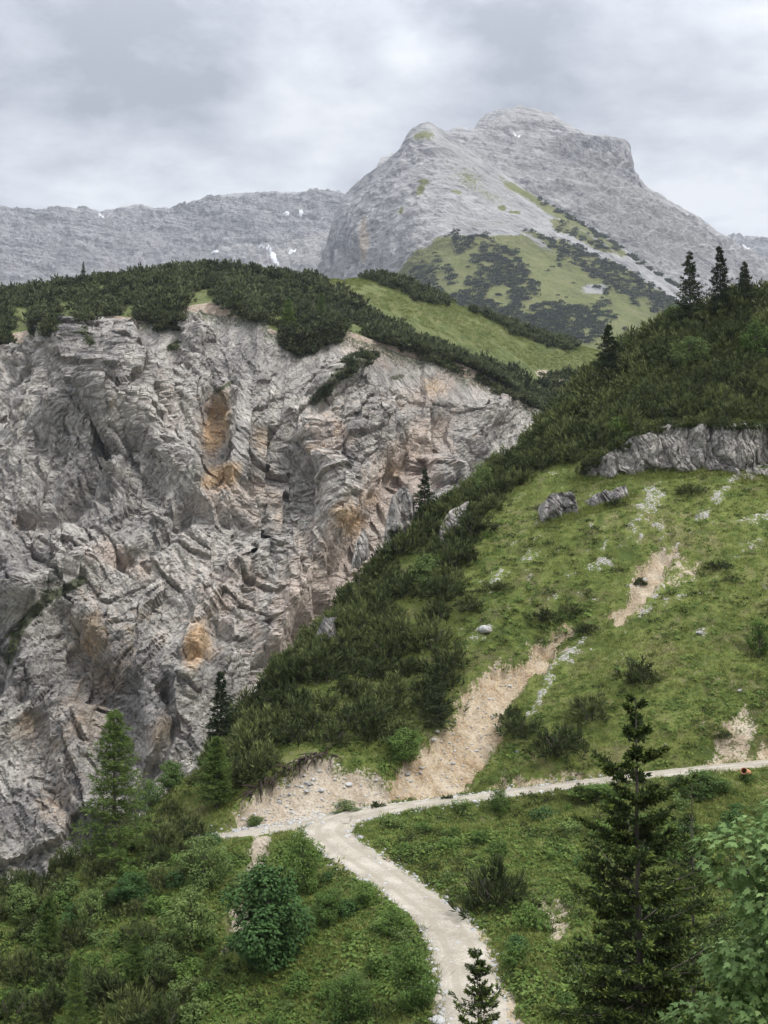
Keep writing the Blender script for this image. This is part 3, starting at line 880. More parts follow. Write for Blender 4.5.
def add_snow(W, n, ell, label, off):
    px, py = proj(W[..., 0], W[..., 1], W[..., 2])
    wob = fbm(px * 0.35, py * 0.35, 2.0, 3)
    m = np.zeros(px.shape, bool)
    for cx_, cy_, rx, ry_, an in ell:
        a = math.radians(an); dx, dy = px - cx_, py - cy_
        u = (dx * math.cos(a) + dy * math.sin(a)) / rx; v = (-dx * math.sin(a) + dy * math.cos(a)) / ry_
        m |= (u * u + v * v) < 1.5 + wob * 0.5
    f = m[:-1, :-1] & m[1:, :-1] & m[1:, 1:] & m[:-1, 1:]
    i, j = np.where(f)
    if len(i) == 0:
        return
    nv = W.shape[1]
    q = np.stack([i * nv + j, (i + 1) * nv + j, (i + 1) * nv + j + 1, i * nv + j + 1], -1)
    # a thick drift: top sheet raised, rim pulled into the rock
    cnt = np.zeros(W.shape[0] * nv); np.add.at(cnt, q.ravel(), 1)
    lift = np.where(cnt >= 4, off, -off * 0.3)
    vv_ = (W + n * lift.reshape(W.shape[:2])[..., None]).reshape(-1, 3)
    uq, inv = np.unique(q, return_inverse=True)
    link('snow_patch', make_mesh('snow_patch', vv_[uq], [inv.reshape(q.shape)], None, True, [M_SNOW]), label=label, category='snow', group='old snow patches on the mountains')


t_ = NT('old_snow'); M_SNOW = t_.out(t_.mix(t_.noise(t_.pos(), 0.05, 3), (0.42, 0.43, 0.445), (0.60, 0.61, 0.63)), 0.6)

PEAK_TOP = [(380, 160), (430, 138), (443, 133), (452, 129), (460, 127), (470, 130), (475, 128), (480, 119), (490, 113), (500, 109.5), (512, 110), (520, 106.5), (535, 109), (545, 112), (552, 113), (562, 121), (580, 132), (598, 138), (612, 140), (620, 144), (627, 152), (633, 163), (638, 175), (645, 186), (656, 193), (700, 219), (740, 248), (768, 264), (840, 305)]


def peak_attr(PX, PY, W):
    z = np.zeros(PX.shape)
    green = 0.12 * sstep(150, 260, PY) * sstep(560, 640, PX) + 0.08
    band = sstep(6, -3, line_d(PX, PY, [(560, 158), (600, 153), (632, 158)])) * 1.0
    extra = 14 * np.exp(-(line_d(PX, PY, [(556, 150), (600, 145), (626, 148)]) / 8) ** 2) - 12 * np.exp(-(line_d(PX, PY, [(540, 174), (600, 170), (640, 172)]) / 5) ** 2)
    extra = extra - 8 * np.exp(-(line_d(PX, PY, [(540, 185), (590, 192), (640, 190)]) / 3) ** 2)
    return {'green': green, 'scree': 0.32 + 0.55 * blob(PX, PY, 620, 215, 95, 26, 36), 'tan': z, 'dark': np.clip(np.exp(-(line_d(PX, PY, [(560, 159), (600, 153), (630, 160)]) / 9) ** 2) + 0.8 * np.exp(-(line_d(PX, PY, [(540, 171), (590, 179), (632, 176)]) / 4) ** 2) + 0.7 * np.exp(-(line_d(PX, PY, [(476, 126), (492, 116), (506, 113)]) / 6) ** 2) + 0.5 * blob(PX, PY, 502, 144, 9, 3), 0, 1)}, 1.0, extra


pkW, pkN, _, _ = mountain('mountain_peak', 380, 840, 0.8, PEAK_TOP, 345,
    [(430, 135, 2480), (480, 119, 2540), (520, 107, 2580), (560, 122, 2540), (600, 140, 2480), (637, 182, 2440), (700, 220, 2500), (768, 265, 2550), (840, 310, 2600),
     (450, 170, 2300), (520, 185, 2260), (520, 145, 2420), (600, 235, 2200), (600, 185, 2330), (660, 240, 2300), (700, 300, 2150), (768, 330, 2200), (600, 345, 1950), (430, 345, 1950), (840, 345, 2350)],
    260, 20.0, M_MTN, 1.3, peak_attr, smooth=False)

SPUR_TOP = [(306, 300), (318, 275), (322, 262), (328, 240), (335, 215), (345, 195), (358, 182), (370, 172), (385, 163), (400, 150), (405, 141), (408, 135), (414, 128), (420, 125), (428, 123), (434, 125), (443, 131), (456, 141), (470, 151), (495, 168), (520, 186), (560, 211), (600, 235), (650, 266), (700, 298), (768, 336), (820, 365)]
SHOULDER = [(398, 276), (420, 256), (440, 243), (470, 240), (520, 241), (560, 256), (600, 276), (650, 302), (720, 340), (820, 420), (380, 420), (385, 300)]
PINEB = [[(517, 238), (540, 241), (565, 247), (595, 262), (630, 279), (662, 300), (690, 322), (668, 318), (640, 308), (605, 290), (570, 266), (545, 250)],
         [(548, 222), (560, 226), (590, 243), (612, 258), (600, 258), (575, 244), (555, 233)],
         [(536, 196), (560, 208), (600, 232), (640, 258), (672, 282), (690, 300), (672, 290), (640, 266), (610, 246), (575, 226), (545, 206)]]


def spur_attr(PX, PY, W):
    sd = poly_sd(PX, PY, SHOULDER)
    green = sstep(-6, 8, sd) * 0.95
    green = np.maximum(green, 0.85 * np.exp(-(line_d(PX, PY, [(425, 127), (450, 145), (500, 180), (560, 218), (620, 256)]) / 7) ** 2) * sstep(440, 540, PX))
    green = np.maximum(green, 0.62 * blob(PX, PY, 424, 140, 14, 10)); green = np.maximum(green, 0.5 * blob(PX, PY, 470, 190, 60, 18, 35))
    for b in [(425, 187, 8, 4, 10), (423, 195, 6, 10, 20), (455, 200, 8, 5, 0), (405, 215, 4, 6, 0), (500, 215, 6, 4, 0), (512, 221, 8, 4, 0)]:
        green = np.maximum(green, 0.85 * blob(PX, PY, *b))
    for p in PINEB[:2]:
        green = np.maximum(green, 0.8 * sstep(-6, 4, poly_sd(PX, PY, p)))
    sc_ = 0.9 * blob(PX, PY, 490, 232, 45, 7, 0) + 0.7 * blob(PX, PY, 458, 215, 4, 22, 5) + 0.9 * blob(PX, PY, 480, 182, 62, 22, 40) + 0.8 * blob(PX, PY, 640, 272, 40, 5, 30) + 0.9 * blob(PX, PY, 594, 290, 14, 6, 0)
    green = green * (1 - 0.9 * np.clip(blob(PX, PY, 594, 290, 16, 6, 0), 0, 1))
    damp = 1 - 0.72 * sstep(0, 18, sd)
    tan = 0.9 * np.exp(-(line_d(PX, PY, [(368, 200), (366, 262)]) / 4) ** 2) * sstep(205, 235, PY) + 0.4 * blob(PX, PY, 375, 235, 12, 22)
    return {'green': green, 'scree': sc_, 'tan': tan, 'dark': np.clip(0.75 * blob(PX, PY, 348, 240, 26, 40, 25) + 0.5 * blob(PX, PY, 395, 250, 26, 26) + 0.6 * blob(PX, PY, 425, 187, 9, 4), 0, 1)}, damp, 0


spW, spN, spX, spY = mountain('mountain_spur', 306, 820, 0.8, SPUR_TOP, 400,
    [(425, 124, 2150), (400, 150, 2170), (370, 172, 2260), (345, 195, 2340), (322, 262, 2380), (306, 300, 2400), (350, 250, 2150), (380, 250, 1980), (400, 200, 2030), (440, 200, 1950), (470, 151, 2120), (500, 200, 1990), (520, 186, 2080), (600, 235, 2020), (700, 298, 1980), (820, 365, 1980),
     (440, 240, 1840), (400, 275, 1880), (360, 280, 2050), (500, 255, 1760), (560, 300, 1640), (640, 315, 1720), (500, 340, 1500), (600, 350, 1500), (420, 290, 1760), (420, 350, 1600), (330, 400, 1900), (600, 400, 1380), (760, 400, 1600)],
    330, 13.0, M_SPUR, 0.9, spur_attr, back=260, bedk=0.35, smooth=False)

RIDGE_TOP = [(-90, 214), (-40, 206), (0, 205), (10, 208), (28, 211), (48, 213), (60, 209), (90, 210), (104, 211), (118, 209), (134, 205), (142, 205), (150, 209), (164, 208), (176, 210), (186, 205), (205, 198), (225, 195), (240, 194), (262, 193), (275, 192), (282, 194), (300, 193), (314, 191), (318, 193), (336, 193), (342, 196), (380, 205)]


def ridge_attr(PX, PY, W):
    return {'green': np.zeros(PX.shape) + 0.05, 'scree': 1.1 * blob(PX, PY, 300, 260, 44, 16, -18) + 0.5 * blob(PX, PY, 240, 258, 40, 8) + 0.15, 'tan': np.zeros(PX.shape), 'dark': np.zeros(PX.shape) + 0.2}, 1.0, 0


rdW, rdN, _, _ = mountain('mountain_ridge', -90, 380, 0.9, RIDGE_TOP, 300,
    [(-90, 210, 3700), (0, 206, 3700), (150, 207, 3750), (250, 194, 3800), (380, 200, 3900), (-90, 300, 2900), (0, 300, 2900), (150, 300, 3000), (250, 300, 3000), (380, 300, 3050), (100, 250, 3350), (250, 240, 3500), (330, 240, 3500)],
    150, 30.0, M_RIDGE, 1.5, ridge_attr, dip=3, smooth=False)
dsW, dsN, _, _ = mountain('distant_mountain', 690, 860, 0.9, [(690, 242), (724, 237), (732, 235), (745, 237), (768, 238), (800, 230), (860, 240)], 330,
    [(690, 240, 5600), (860, 240, 5600), (690, 330, 4800), (860, 330, 4800)], 110, 45.0, M_RIDGE, 1.6, ridge_attr)

add_snow(rdW, rdN, [(288, 213.5, 4.5, 2.2, 0), (286, 216, 2, 3, 20)], 'small double snow patch high on the grey ridge', 2.5)
add_snow(rdW, rdN, [(300, 213, 3.5, 2.5, -25), (302, 217, 1.6, 3.2, 10)], 'narrow forked snow streak high on the ridge left of the peak', 2.5)
add_snow(rdW, rdN, [(273, 256, 3, 8, -25), (280, 265, 7, 2.5, 20)], 'curved snow tongue lying beside the pale scree fan', 2.5)
add_snow(rdW, rdN, [(264, 247, 5, 2.6, 0)], 'small snow patch at the top of the pale scree fan', 2.5)
add_snow(rdW, rdN, [(292, 252, 5, 2.4, -20)], 'slim snow strip on the pale scree fan', 2.5)
add_snow(rdW, rdN, [(214, 252, 5, 2, -15)], 'thin snow sliver low on the long grey ridge', 2.5)
add_snow(rdW, rdN, [(101, 216.5, 3.2, 2.2, 0)], 'tiny snow dot below the left ridge crest', 2.5)
add_snow(pkW, pkN, [(517, 135.5, 4.2, 2, 15)], 'small snow patch just under the main summit', 2)
add_snow(dsW, dsN, [(748, 250, 9, 2.2, 38)], 'slanting snow streak on the farthest right mountain', 3)
add_snow(dsW, dsN, [(765, 253, 6, 2.4, 25)], 'snow patch at the right edge of the farthest mountain', 3)

# broad valley floor under everything
gm = plain('valley_floor', (0.12, 0.12, 0.08))
link('ground', make_mesh('ground', np.array([(-9000, -9000, -135), (9000, -9000, -135), (9000, 9000, -135), (-9000, 9000, -135)]), [np.array([[0, 1, 2, 3]])], None, False, [gm]), kind='structure')
print('terrain', time.time() - T0)

# ------------------------------------------------------------------ plant building
class Buf:
    """collects vertices, faces, per-vertex tone and per-face material"""

    def __init__(s):
        s.v = []; s.t = []; s.f = {}; s.n = 0

    def add(s, verts, faces, tone, mat=0):
        verts = np.asarray(verts, np.float32).reshape(-1, 3)
        s.v.append(verts)
        s.t.append(np.broadcast_to(np.asarray(tone, np.float32), (len(verts),)))
        faces = np.asarray(faces)
        s.f.setdefault((mat, faces.shape[1]), []).append(faces + s.n)
        s.n += len(verts)

    def blades(s, base, d, length, width, tone, mat=0, up=None, shape=(0.0, 1.0, 0.45), R=RS):
        """flat pointed blades: base (n,3), direction d (n,3)"""
        n = len(base)
        d = d / (np.linalg.norm(d, axis=1, keepdims=True) + 1e-9)
        r = R.normal(size=(n, 3)) if up is None else up
        sd = np.cross(d, r); sd /= np.linalg.norm(sd, axis=1, keepdims=True) + 1e-9
        L = np.broadcast_to(np.asarray(length, float), (n,))[:, None]; Wd = np.broadcast_to(np.asarray(width, float), (n,))[:, None]
        mid = base + d * L * shape[2]
        v = np.stack([base, mid + sd * Wd * 0.5, base + d * L, mid - sd * Wd * 0.5], 1)
        k = np.arange(n)[:, None] * 4
        s.add(v.reshape(-1, 3), k + np.array([[0, 1, 2, 3]]), np.repeat(np.broadcast_to(tone, (n,)), 4), mat)

    def tube(s, path, rad, sides=6, tone=0.5, mat=1):
        path = np.asarray(path, float); n = len(path)
        rad = np.broadcast_to(np.asarray(rad, float), (n,))
        t = np.gradient(path, axis=0); t /= np.linalg.norm(t, axis=1, keepdims=True) + 1e-9
        ref = np.where(np.abs(t[:, 2:3]) > 0.9, np.array([[1.0, 0, 0]]), np.array([[0, 0, 1.0]]))
        a = np.cross(t, ref); a /= np.linalg.norm(a, axis=1, keepdims=True) + 1e-9
        b = np.cross(t, a)
        an = np.linspace(0, 2 * math.pi, sides, endpoint=False)
        v = path[:, None] + (a[:, None] * np.cos(an)[None, :, None] + b[:, None] * np.sin(an)[None, :, None]) * rad[:, None, None]
        i, j = np.meshgrid(np.arange(n - 1), np.arange(sides), indexing='ij')
        j2 = (j + 1) % sides
        s.add(v.reshape(-1, 3), np.stack([i * sides + j, i * sides + j2, (i + 1) * sides + j2, (i + 1) * sides + j], -1).reshape(-1, 4), tone, mat)

    def mesh(s, name, mats, smooth=False):
        keys = sorted(s.f)
        fs = [np.concatenate(s.f[k]) for k in keys]
        mi = np.concatenate([np.full(len(f), k[0]) for f, k in zip(fs, keys)])
        return make_mesh(name, np.concatenate(s.v), fs, {'tone': np.concatenate(s.t)}, smooth, mats, mi)

    def arrays(s):
        keys = sorted(s.f)
        return np.concatenate(s.v), np.concatenate(s.t), [(k, np.concatenate(s.f[k])) for k in keys]


def unit(v):
    return v / (np.linalg.norm(v, axis=-1, keepdims=True) + 1e-9)


def mugo(seed, shoots=110, per=15, r=1.0, h=1.05, nl=0.26, nw=0.045, stems=True):
    """dwarf mountain pine of unit radius: upswept brush-like shoots on spreading stems"""
    R = np.random.RandomState(seed); b = Buf()
    az = R.uniform(0, 2 * math.pi, shoots)
    rr = np.sqrt(R.uniform(0.0, 1.0, shoots))
    lump = 1 + 0.28 * np.sin(az * 3 + seed) + 0.18 * np.sin(az * 5 + 2 * seed) + R.normal(0, 0.10, shoots)
    zz = h * np.sqrt(np.clip(1 - (rr * 0.95) ** 2, 0, 1)) * (0.72 + 0.28 * R.rand(shoots)) * (0.8 + 0.3 * np.sin(rr * 6 + az * 2 + seed))
    low = R.rand(shoots) < 0.25
    zz = np.where(low, zz * R.uniform(0.25, 0.8, shoots), zz)
    tip = np.stack([rr * np.cos(az) * lump * r, rr * np.sin(az) * lump * r, np.maximum(zz, 0.12)], -1)
    out = unit(np.stack([np.cos(az) * rr, np.sin(az) * rr, 0.75 + 0.5 * R.rand(shoots)], -1) + R.normal(0, 0.16, (shoots, 3)))
    sl = R.uniform(0.22, 0.42, shoots)[:, None]
    base = tip - out * sl
    k = R.rand(shoots, per)
    pos = base[:, None] + (out * sl)[:, None] * k[..., None]
    side = unit(R.normal(size=(shoots, per, 3)))
    dirs = unit(out[:, None] * (0.55 + 0.8 * k[..., None]) + side * 0.75)
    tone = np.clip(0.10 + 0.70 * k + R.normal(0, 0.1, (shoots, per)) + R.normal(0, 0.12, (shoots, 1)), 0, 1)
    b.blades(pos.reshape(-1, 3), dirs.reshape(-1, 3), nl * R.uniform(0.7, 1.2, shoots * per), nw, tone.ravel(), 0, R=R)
    if stems:
        for i in range(9):
            a = R.uniform(0, 6.28); q = R.uniform(0.5, 0.95)
            b.tube([(0.08 * math.cos(a), 0.08 * math.sin(a), -0.25), (0.35 * q * math.cos(a), 0.35 * q * math.sin(a), 0.22), (0.7 * q * math.cos(a + .2), 0.7 * q * math.sin(a + .2), 0.62)], [0.045, 0.035, 0.015], 5, 0.4, 1)
    return b


def conifer(seed, H, Rad, whorls, per, twigs, tuft=3, droop=0.25, upturn=0.25, nl=0.16, nw=0.03, bare=0.05, sparse=0.0, tipbright=0.5, power=0.85, clump=None, trunk_r=None, blades=4, jit=0.15):
    """spruce / larch: trunk buffer and crown buffer, in metres"""
    R = np.random.RandomState(seed); cr = Buf(); tr = Buf()
    tr_r = trunk_r or H * 0.013
    zs = np.linspace(-0.6, H, 14)
    wob = np.cumsum(R.normal(0, 0.012 * H / 14, (14, 2)), 0)
    path = np.column_stack([wob, zs])
    tr.tube(path, np.maximum(tr_r * (1 - np.clip(zs, 0, H) / H) ** 0.8, 0.012), 8, 0.5, 0)
    ax = lambda z: np.array([np.interp(z, zs, wob[:, 0]), np.interp(z, zs, wob[:, 1])])
    B, Dr, TN = [], [], []
    for w in range(whorls):
        f = (w + 0.5) / whorls
        z0 = H * (bare + (1 - bare) * f ** 0.95)
        L0 = Rad * (1 - (z0 / H)) ** power * (0.75 + 0.25 * math.sin(w * 1.7 + seed)) + 0.10
        n = per if f < 0.85 else max(3, per - 2)
        for i in range(n):
            if R.rand() < sparse * (0.25 + 1.3 * f):
                continue
            a = 2 * math.pi * (i / n) + w * 2.4 + R.normal(0, 0.3)
            L = L0 * R.uniform(0.6, 1.15)
            z = z0 + R.uniform(-0.5, 0.5) * H / whorls * (1 - bare)
            o = np.array([math.cos(a), math.sin(a), 0])
            c = ax(z)
            t = np.linspace(0, 1, 5)
            lift = np.array([math.sin(f * 1.2) * 0.5 * L * tt - droop * L * 1.5 * tt * (1 - f) + upturn * L * tt ** 2.2 for tt in t])
            br = np.stack([c[0] + o[0] * L * t, c[1] + o[1] * L * t, z + lift], -1)
            tr.tube(br, np.maximum(0.013 * L * (1 - t * 0.85), 0.006), 4, 0.4, 0)
            nt = max(3, int(twigs * (0.35 + 0.65 * L / Rad)))
            s = np.sort(R.uniform(0.12, 1.0, nt))
            p0 = np.stack([np.interp(s, t, br[:, k]) for k in range(3)], -1)
            tang = unit(np.stack([np.interp(np.clip(s + .05, 0, 1), t, br[:, k]) - np.interp(np.clip(s - .05, 0, 1), t, br[:, k]) for k in range(3)], -1))
            sd = np.cross(tang, [0, 0, 1.0]); sd = unit(sd) * np.where(np.arange(nt) % 2 == 0, 1, -1)[:, None]
            td = unit(tang * 0.8 + sd * R.uniform(0.5, 1.1, (nt, 1)) + np.array([0, 0, -0.25 * droop * 2]) + R.normal(0, jit, (nt, 3)))
            tl = L * 0.46 * (1 - 0.65 * s) * R.uniform(0.6, 1.2, nt) + 0.05
            for q in range(tuft):
                fr = (q + 0.6) / tuft
                pp = p0 + td * (tl * fr)[:, None]
                for bl in range(blades):
                    dd = unit(td * 0.8 + R.normal(0, 0.55, (nt, 3)))
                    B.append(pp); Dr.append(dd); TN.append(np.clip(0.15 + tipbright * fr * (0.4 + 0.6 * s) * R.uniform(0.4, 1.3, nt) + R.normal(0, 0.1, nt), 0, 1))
    # leader
    n = 14
    zl = H - R.uniform(0, 0.10, n) * H * 0.6
    B.append(np.stack([np.full(n, wob[-1, 0]), np.full(n, wob[-1, 1]), zl], -1)); Dr.append(unit(R.normal(0, 0.5, (n, 3)) + [0, 0, 0.8])); TN.append(np.full(n, 0.6))
    B = np.concatenate(B); Dr = np.concatenate(Dr); TN = np.concatenate(TN)
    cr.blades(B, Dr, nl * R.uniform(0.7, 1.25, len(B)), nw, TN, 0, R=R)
    return tr, cr


LEAF_OVAL = np.array([(0, 0), (0.28, 0.3), (0.3, 0.6), (0, 1.0), (-0.3, 0.6), (-0.28, 0.3)])
LEAF_MAPLE = np.array([(0, 0), (0.16, 0.10), (0.46, 0.06), (0.36, 0.26), (0.60, 0.48), (0.34, 0.50), (0.22, 0.58), (0.20, 0.78), (0, 1.05),
                       (-0.20, 0.78), (-0.22, 0.58), (-0.34, 0.50), (-0.60, 0.48), (-0.36, 0.26), (-0.46, 0.06), (-0.16, 0.10)])


def put_leaves(b, pos, nrm, tipdir, size, shape, tone, mat=0):
    n = len(pos); k = len(shape)
    y = unit(tipdir - nrm * (tipdir * nrm).sum(1, keepdims=True)); x = np.cross(y, nrm)
    size = np.broadcast_to(size, (n,))[:, None, None]
    v = pos[:, None] + size * (x[:, None] * shape[None, :, :1] + y[:, None] * shape[None, :, 1:2] - nrm[:, None] * (0.35 * np.abs(shape[None, :, :1]) ** 1.5 + 0.18 * shape[None, :, 1:2] ** 2))
    b.add(v.reshape(-1, 3), np.arange(n)[:, None] * k + np.arange(k)[None], np.repeat(np.broadcast_to(tone, (n,)), k), mat)


def broadleaf(seed, R0, H, lobes, leaves, size, shape=LEAF_OVAL, trunk=0.05, base=0.15, hang=0.5, lr=(0.34, 0.52), flat=0.82, out=(0.45, 1.05), top_round=0.7):
    """shrub or tree: trunk with limbs to each lobe, leaves in layered sprays on every lobe"""
    R = np.random.RandomState(seed); cr = Buf(); tr = Buf()
    C = []; rad = []
    for i in range(lobes):
        f = (i + 0.5) / lobes
        z = H * (base + (0.92 - base) * f)
        prof = math.sin(math.pi * (0.18 + 0.75 * f)) ** top_round
        a = i * 2.4 + R.normal(0, 0.4); q = R0 * 0.68 * prof * R.uniform(*out)
        C.append((q * math.cos(a), q * math.sin(a), z)); rad.append(R0 * R.uniform(*lr) * (0.55 + 0.5 * prof))
    C = np.array(C); rad = np.array(rad)
    tr.tube([(0, 0, -0.4), (0.02, 0.03, H * 0.3), (-0.04, 0.02, H * 0.62), (0, 0, H * 0.85)], [trunk * 1.2, trunk, trunk * 0.6, trunk * 0.2], 8, 0.5, 0)
    for c in C:
        st = np.array([0, 0, max(0.05, c[2] * 0.45)])
        tr.tube([st, st * 0.4 + c * 0.6 + [0, 0, 0.05 * H], c], [trunk * 0.5, trunk * 0.3, trunk * 0.1], 5, 0.5, 0)
    li = R.choice(lobes, leaves, p=rad ** 2 / (rad ** 2).sum())
    d = unit(R.normal(size=(leaves, 3)) + np.array([0, 0, 0.25]))
    # sprays: quantise directions a little so leaves gather into clumps
    cl = unit(R.normal(size=(lobes, 26, 3)))
    pick = cl[li, R.randint(0, 26, leaves)]
    d = unit(d * 0.55 + pick)
    rr = rad[li] * (0.62 + 0.45 * R.rand(leaves) ** 0.6) * (1 + 0.22 * fbm(d[:, 0] * 2 + li, d[:, 1] * 2, d[:, 2] * 2, 2))
    pos = C[li] + d * rr[:, None] * np.array([1, 1, flat])
    nrm = unit(d * 0.55 + np.array([0, 0, 0.8]) + R.normal(0, 0.35, (leaves, 3)))
    tip = unit(d + np.array([0, 0, -hang]) + R.normal(0, 0.4, (leaves, 3)))
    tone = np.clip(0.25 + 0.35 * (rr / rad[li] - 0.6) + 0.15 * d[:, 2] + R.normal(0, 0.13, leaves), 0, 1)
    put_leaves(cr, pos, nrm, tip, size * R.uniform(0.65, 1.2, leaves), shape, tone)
    return tr, cr


def thing(name, loc, label, cat, group=None, rz=0.0, s=1.0, sz=None):
    o = bpy.data.objects.new(name, None); COL.objects.link(o)
    o.empty_display_size = 0.3
    o.location = loc; o.rotation_euler = (0, 0, rz); o.scale = (s, s, sz or s)
    o['label'] = label; o['category'] = cat
    if group:
        o['group'] = group
    return o


def plant(name, loc, label, cat, tm, cm, group=None, rz=0.0, s=1.0, sz=None, tilt=None):
    o = thing(name, loc, label, cat, group, rz, s, sz)
    if tilt:
        o.rotation_euler = (tilt[0], tilt[1], rz)
    link('trunk', tm, o); link('crown', cm, o)
    return o


def single(name, me, loc, label, cat, group=None, rz=0.0, s=1.0, sz=None):
    o = link(name, me, label=label, category=cat)
    o.location = loc; o.rotation_euler = (0, 0, rz); o.scale = (s, s, sz or s)
    if group:
        o['group'] = group
    return o


def scatter_mesh(name, bufs, pos, scl, rz, mats, squash=None, tilt=None, R=RS):
    """one mesh with a copy of a template at each point (for what nobody could count)"""
    arr = [b.arrays() for b in bufs]
    pick = R.randint(0, len(bufs), len(pos))
    VV, TT, FF, n = [], [], {}, 0
    shift = R.normal(0, 0.26, len(pos))
    for t, (v, tn, fs) in enumerate(arr):
        idx = np.where(pick == t)[0]
        if not len(idx):
            continue
        c, s_ = np.cos(rz[idx])[:, None], np.sin(rz[idx])[:, None]
        x = (v[None, :, 0] * c - v[None, :, 1] * s_); y = (v[None, :, 0] * s_ + v[None, :, 1] * c)
        z = np.broadcast_to(v[None, :, 2], x.shape)
        if squash is not None:
            z = z * squash[idx][:, None]
        w = np.stack([x, y, z], -1) * scl[idx][:, None, None]
        w = w + pos[idx][:, None]
        VV.append(w.reshape(-1, 3)); TT.append(np.clip(tn[None] + shift[idx][:, None], 0, 1).ravel())
        for k, f in fs:
            FF.setdefault(k, []).append((f[None] + (n + np.arange(len(idx)) * len(v))[:, None, None]).reshape(-1, k[1]))
        n += len(idx) * len(v)
    keys = sorted(FF)
    fs = [np.concatenate(FF[k]) for k in keys]
    mi = np.concatenate([np.full(len(f), k[0]) for f, k in zip(fs, keys)])
    return make_mesh(name, np.concatenate(VV), fs, {'tone': np.concatenate(TT)}, False, mats, mi)


# ------------------------------------------------------------------ dwarf pines of the belt on the spur
MUGO = [mugo(s) for s in range(6)]
MUGO_ME = [b.mesh('dwarf_pine', [M_MUGO, M_BARK]) for b in MUGO]
BELT = [(560, 415), (600, 372), (640, 335), (690, 305), (768, 285), (880, 275), (880, 415), (768, 425), (720, 418), (650, 420), (605, 452), (560, 470), (535, 475), (500, 505), (470, 540), (450, 585), (452, 640), (445, 700), (430, 735), (385, 750), (330, 752), (290, 768), (255, 790), (225, 800), (195, 790), (215, 745),
        (270, 690), (320, 630), (370, 580), (420, 530), (470, 492), (520, 450)]
BELT_OPEN = [[(385, 620), (440, 560), (452, 610), (430, 640)], [(360, 742), (400, 690), (432, 705), (420, 745)]]
LOWER = [(0, 900), (40, 880), (85, 855), (140, 830), (185, 800), (215, 800), (215, 822), (185, 850), (200, 880), (160, 905), (150, 940), (205, 960), (200, 1000), (170, 1040), (-40, 1040), (-40, 915)]


def sample_world(n, poly, ymin, ymax, mind, opens=(), R=RS, margin=0):
    """points on the near slope whose direction falls inside a polygon, kept apart by mind metres"""
    q = np.column_stack([R.uniform(-75, 95, n), R.uniform(ymin, ymax, n)])
    z = lookup(ZZ, q[:, 0], q[:, 1])
    px, py = proj(q[:, 0], q[:, 1], z)
    sd = poly_sd(px, py, poly)
    ok = sd > margin
    for o in opens:
        ok &= poly_sd(px, py, o) < R.uniform(-4, 8, n)
    h, hk = hit(px[ok], py[ok])
    q3 = np.column_stack([q[ok], z[ok]])
    vis = hk & (np.linalg.norm(h - q3, axis=1) < 6)
    q3 = q3[vis]
    keep = []
    for p in q3:
        if all((p[0] - k[0]) ** 2 + (p[1] - k[1]) ** 2 > mind * mind for k in keep):
            keep.append(p)
    return np.array(keep)


R1 = np.random.RandomState(3)
belt = sample_world(9000, BELT, 88, 185, 1.65, BELT_OPEN, R1)
rdv, _ = road_dist(belt[:, 0], belt[:, 1]); soilv = lookup(SOILA, belt[:, 0], belt[:, 1])
belt = belt[(rdv > 1.5) & (soilv < 0.3)]
order = np.argsort(belt[:, 1])
belt = belt[order]
LB = 'dark dwarf pine bush in the dense belt covering the spur between cliff and grassy slope'
nb = 0
for i, p in enumerate(belt[:260]):
    s = R1.uniform(1.5, 2.5)
    single('dwarf_pine', MUGO_ME[R1.randint(6)], p - [0, 0, 0.15], LB, 'dwarf pine', 'dwarf pines of the dense belt on the spur', R1.uniform(0, 6.28), s, s * R1.uniform(0.85, 1.3)); nb += 1
MUGO_MID = [mugo(s + 20, 70, 9, nl=0.32, nw=0.07, stems=False) for s in range(5)]
rest = belt[260:]
# the far side of the crest carries the same thicket
cr_ = np.column_stack([R1.uniform(-60, 90, 1500), R1.uniform(95, 200, 1500)])
cz = lookup(ZZ, cr_[:, 0], cr_[:, 1]); c3 = np.column_stack([cr_, cz])
h_, k_ = hit(*proj(c3[:, 0], c3[:, 1], c3[:, 2]))
c3 = c3[(np.linalg.norm(h_ - c3, axis=1) > 6) & k_ & (h_[:, 1] > 100)][:350]
rest = np.vstack([rest, c3]) if len(rest) else c3
if len(rest):
    n = len(rest)
    link('dwarf_pine_thicket', scatter_mesh('dwarf_pine_thicket', MUGO_MID, rest - [0, 0, 0.15], R1.uniform(1.5, 2.3, n) * np.where(rest[:, 1] > 140, 1.3, 1), R1.uniform(0, 6.28, n), [M_MUGO, M_BARK], R1.uniform(0.85, 1.3, n)),
         label='dark dwarf pine thicket on the upper part of the right ridge', category='dwarf pines', kind='stuff')
sc['n_belt'] = len(belt); print('belt', len(belt), len(c3), time.time() - T0)

R2 = np.random.RandomState(8)
low = sample_world(5000, LOWER, 58, 105, 2.1, [[(60, 960), (130, 915), (150, 930), (90, 1010), (60, 1024)]], R2)
LL = 'dark dwarf pine bush in the thicket on the lower left slope'
for p in low[:100]:
    s = R2.uniform(1.0, 1.75)
    single('dwarf_pine', MUGO_ME[R2.randint(6)], p - [0, 0, 0.15], LL, 'dwarf pine', 'dwarf pines of the lower left thicket', R2.uniform(0, 6.28), s, s * R2.uniform(0.9, 1.35))
print('low', len(low))

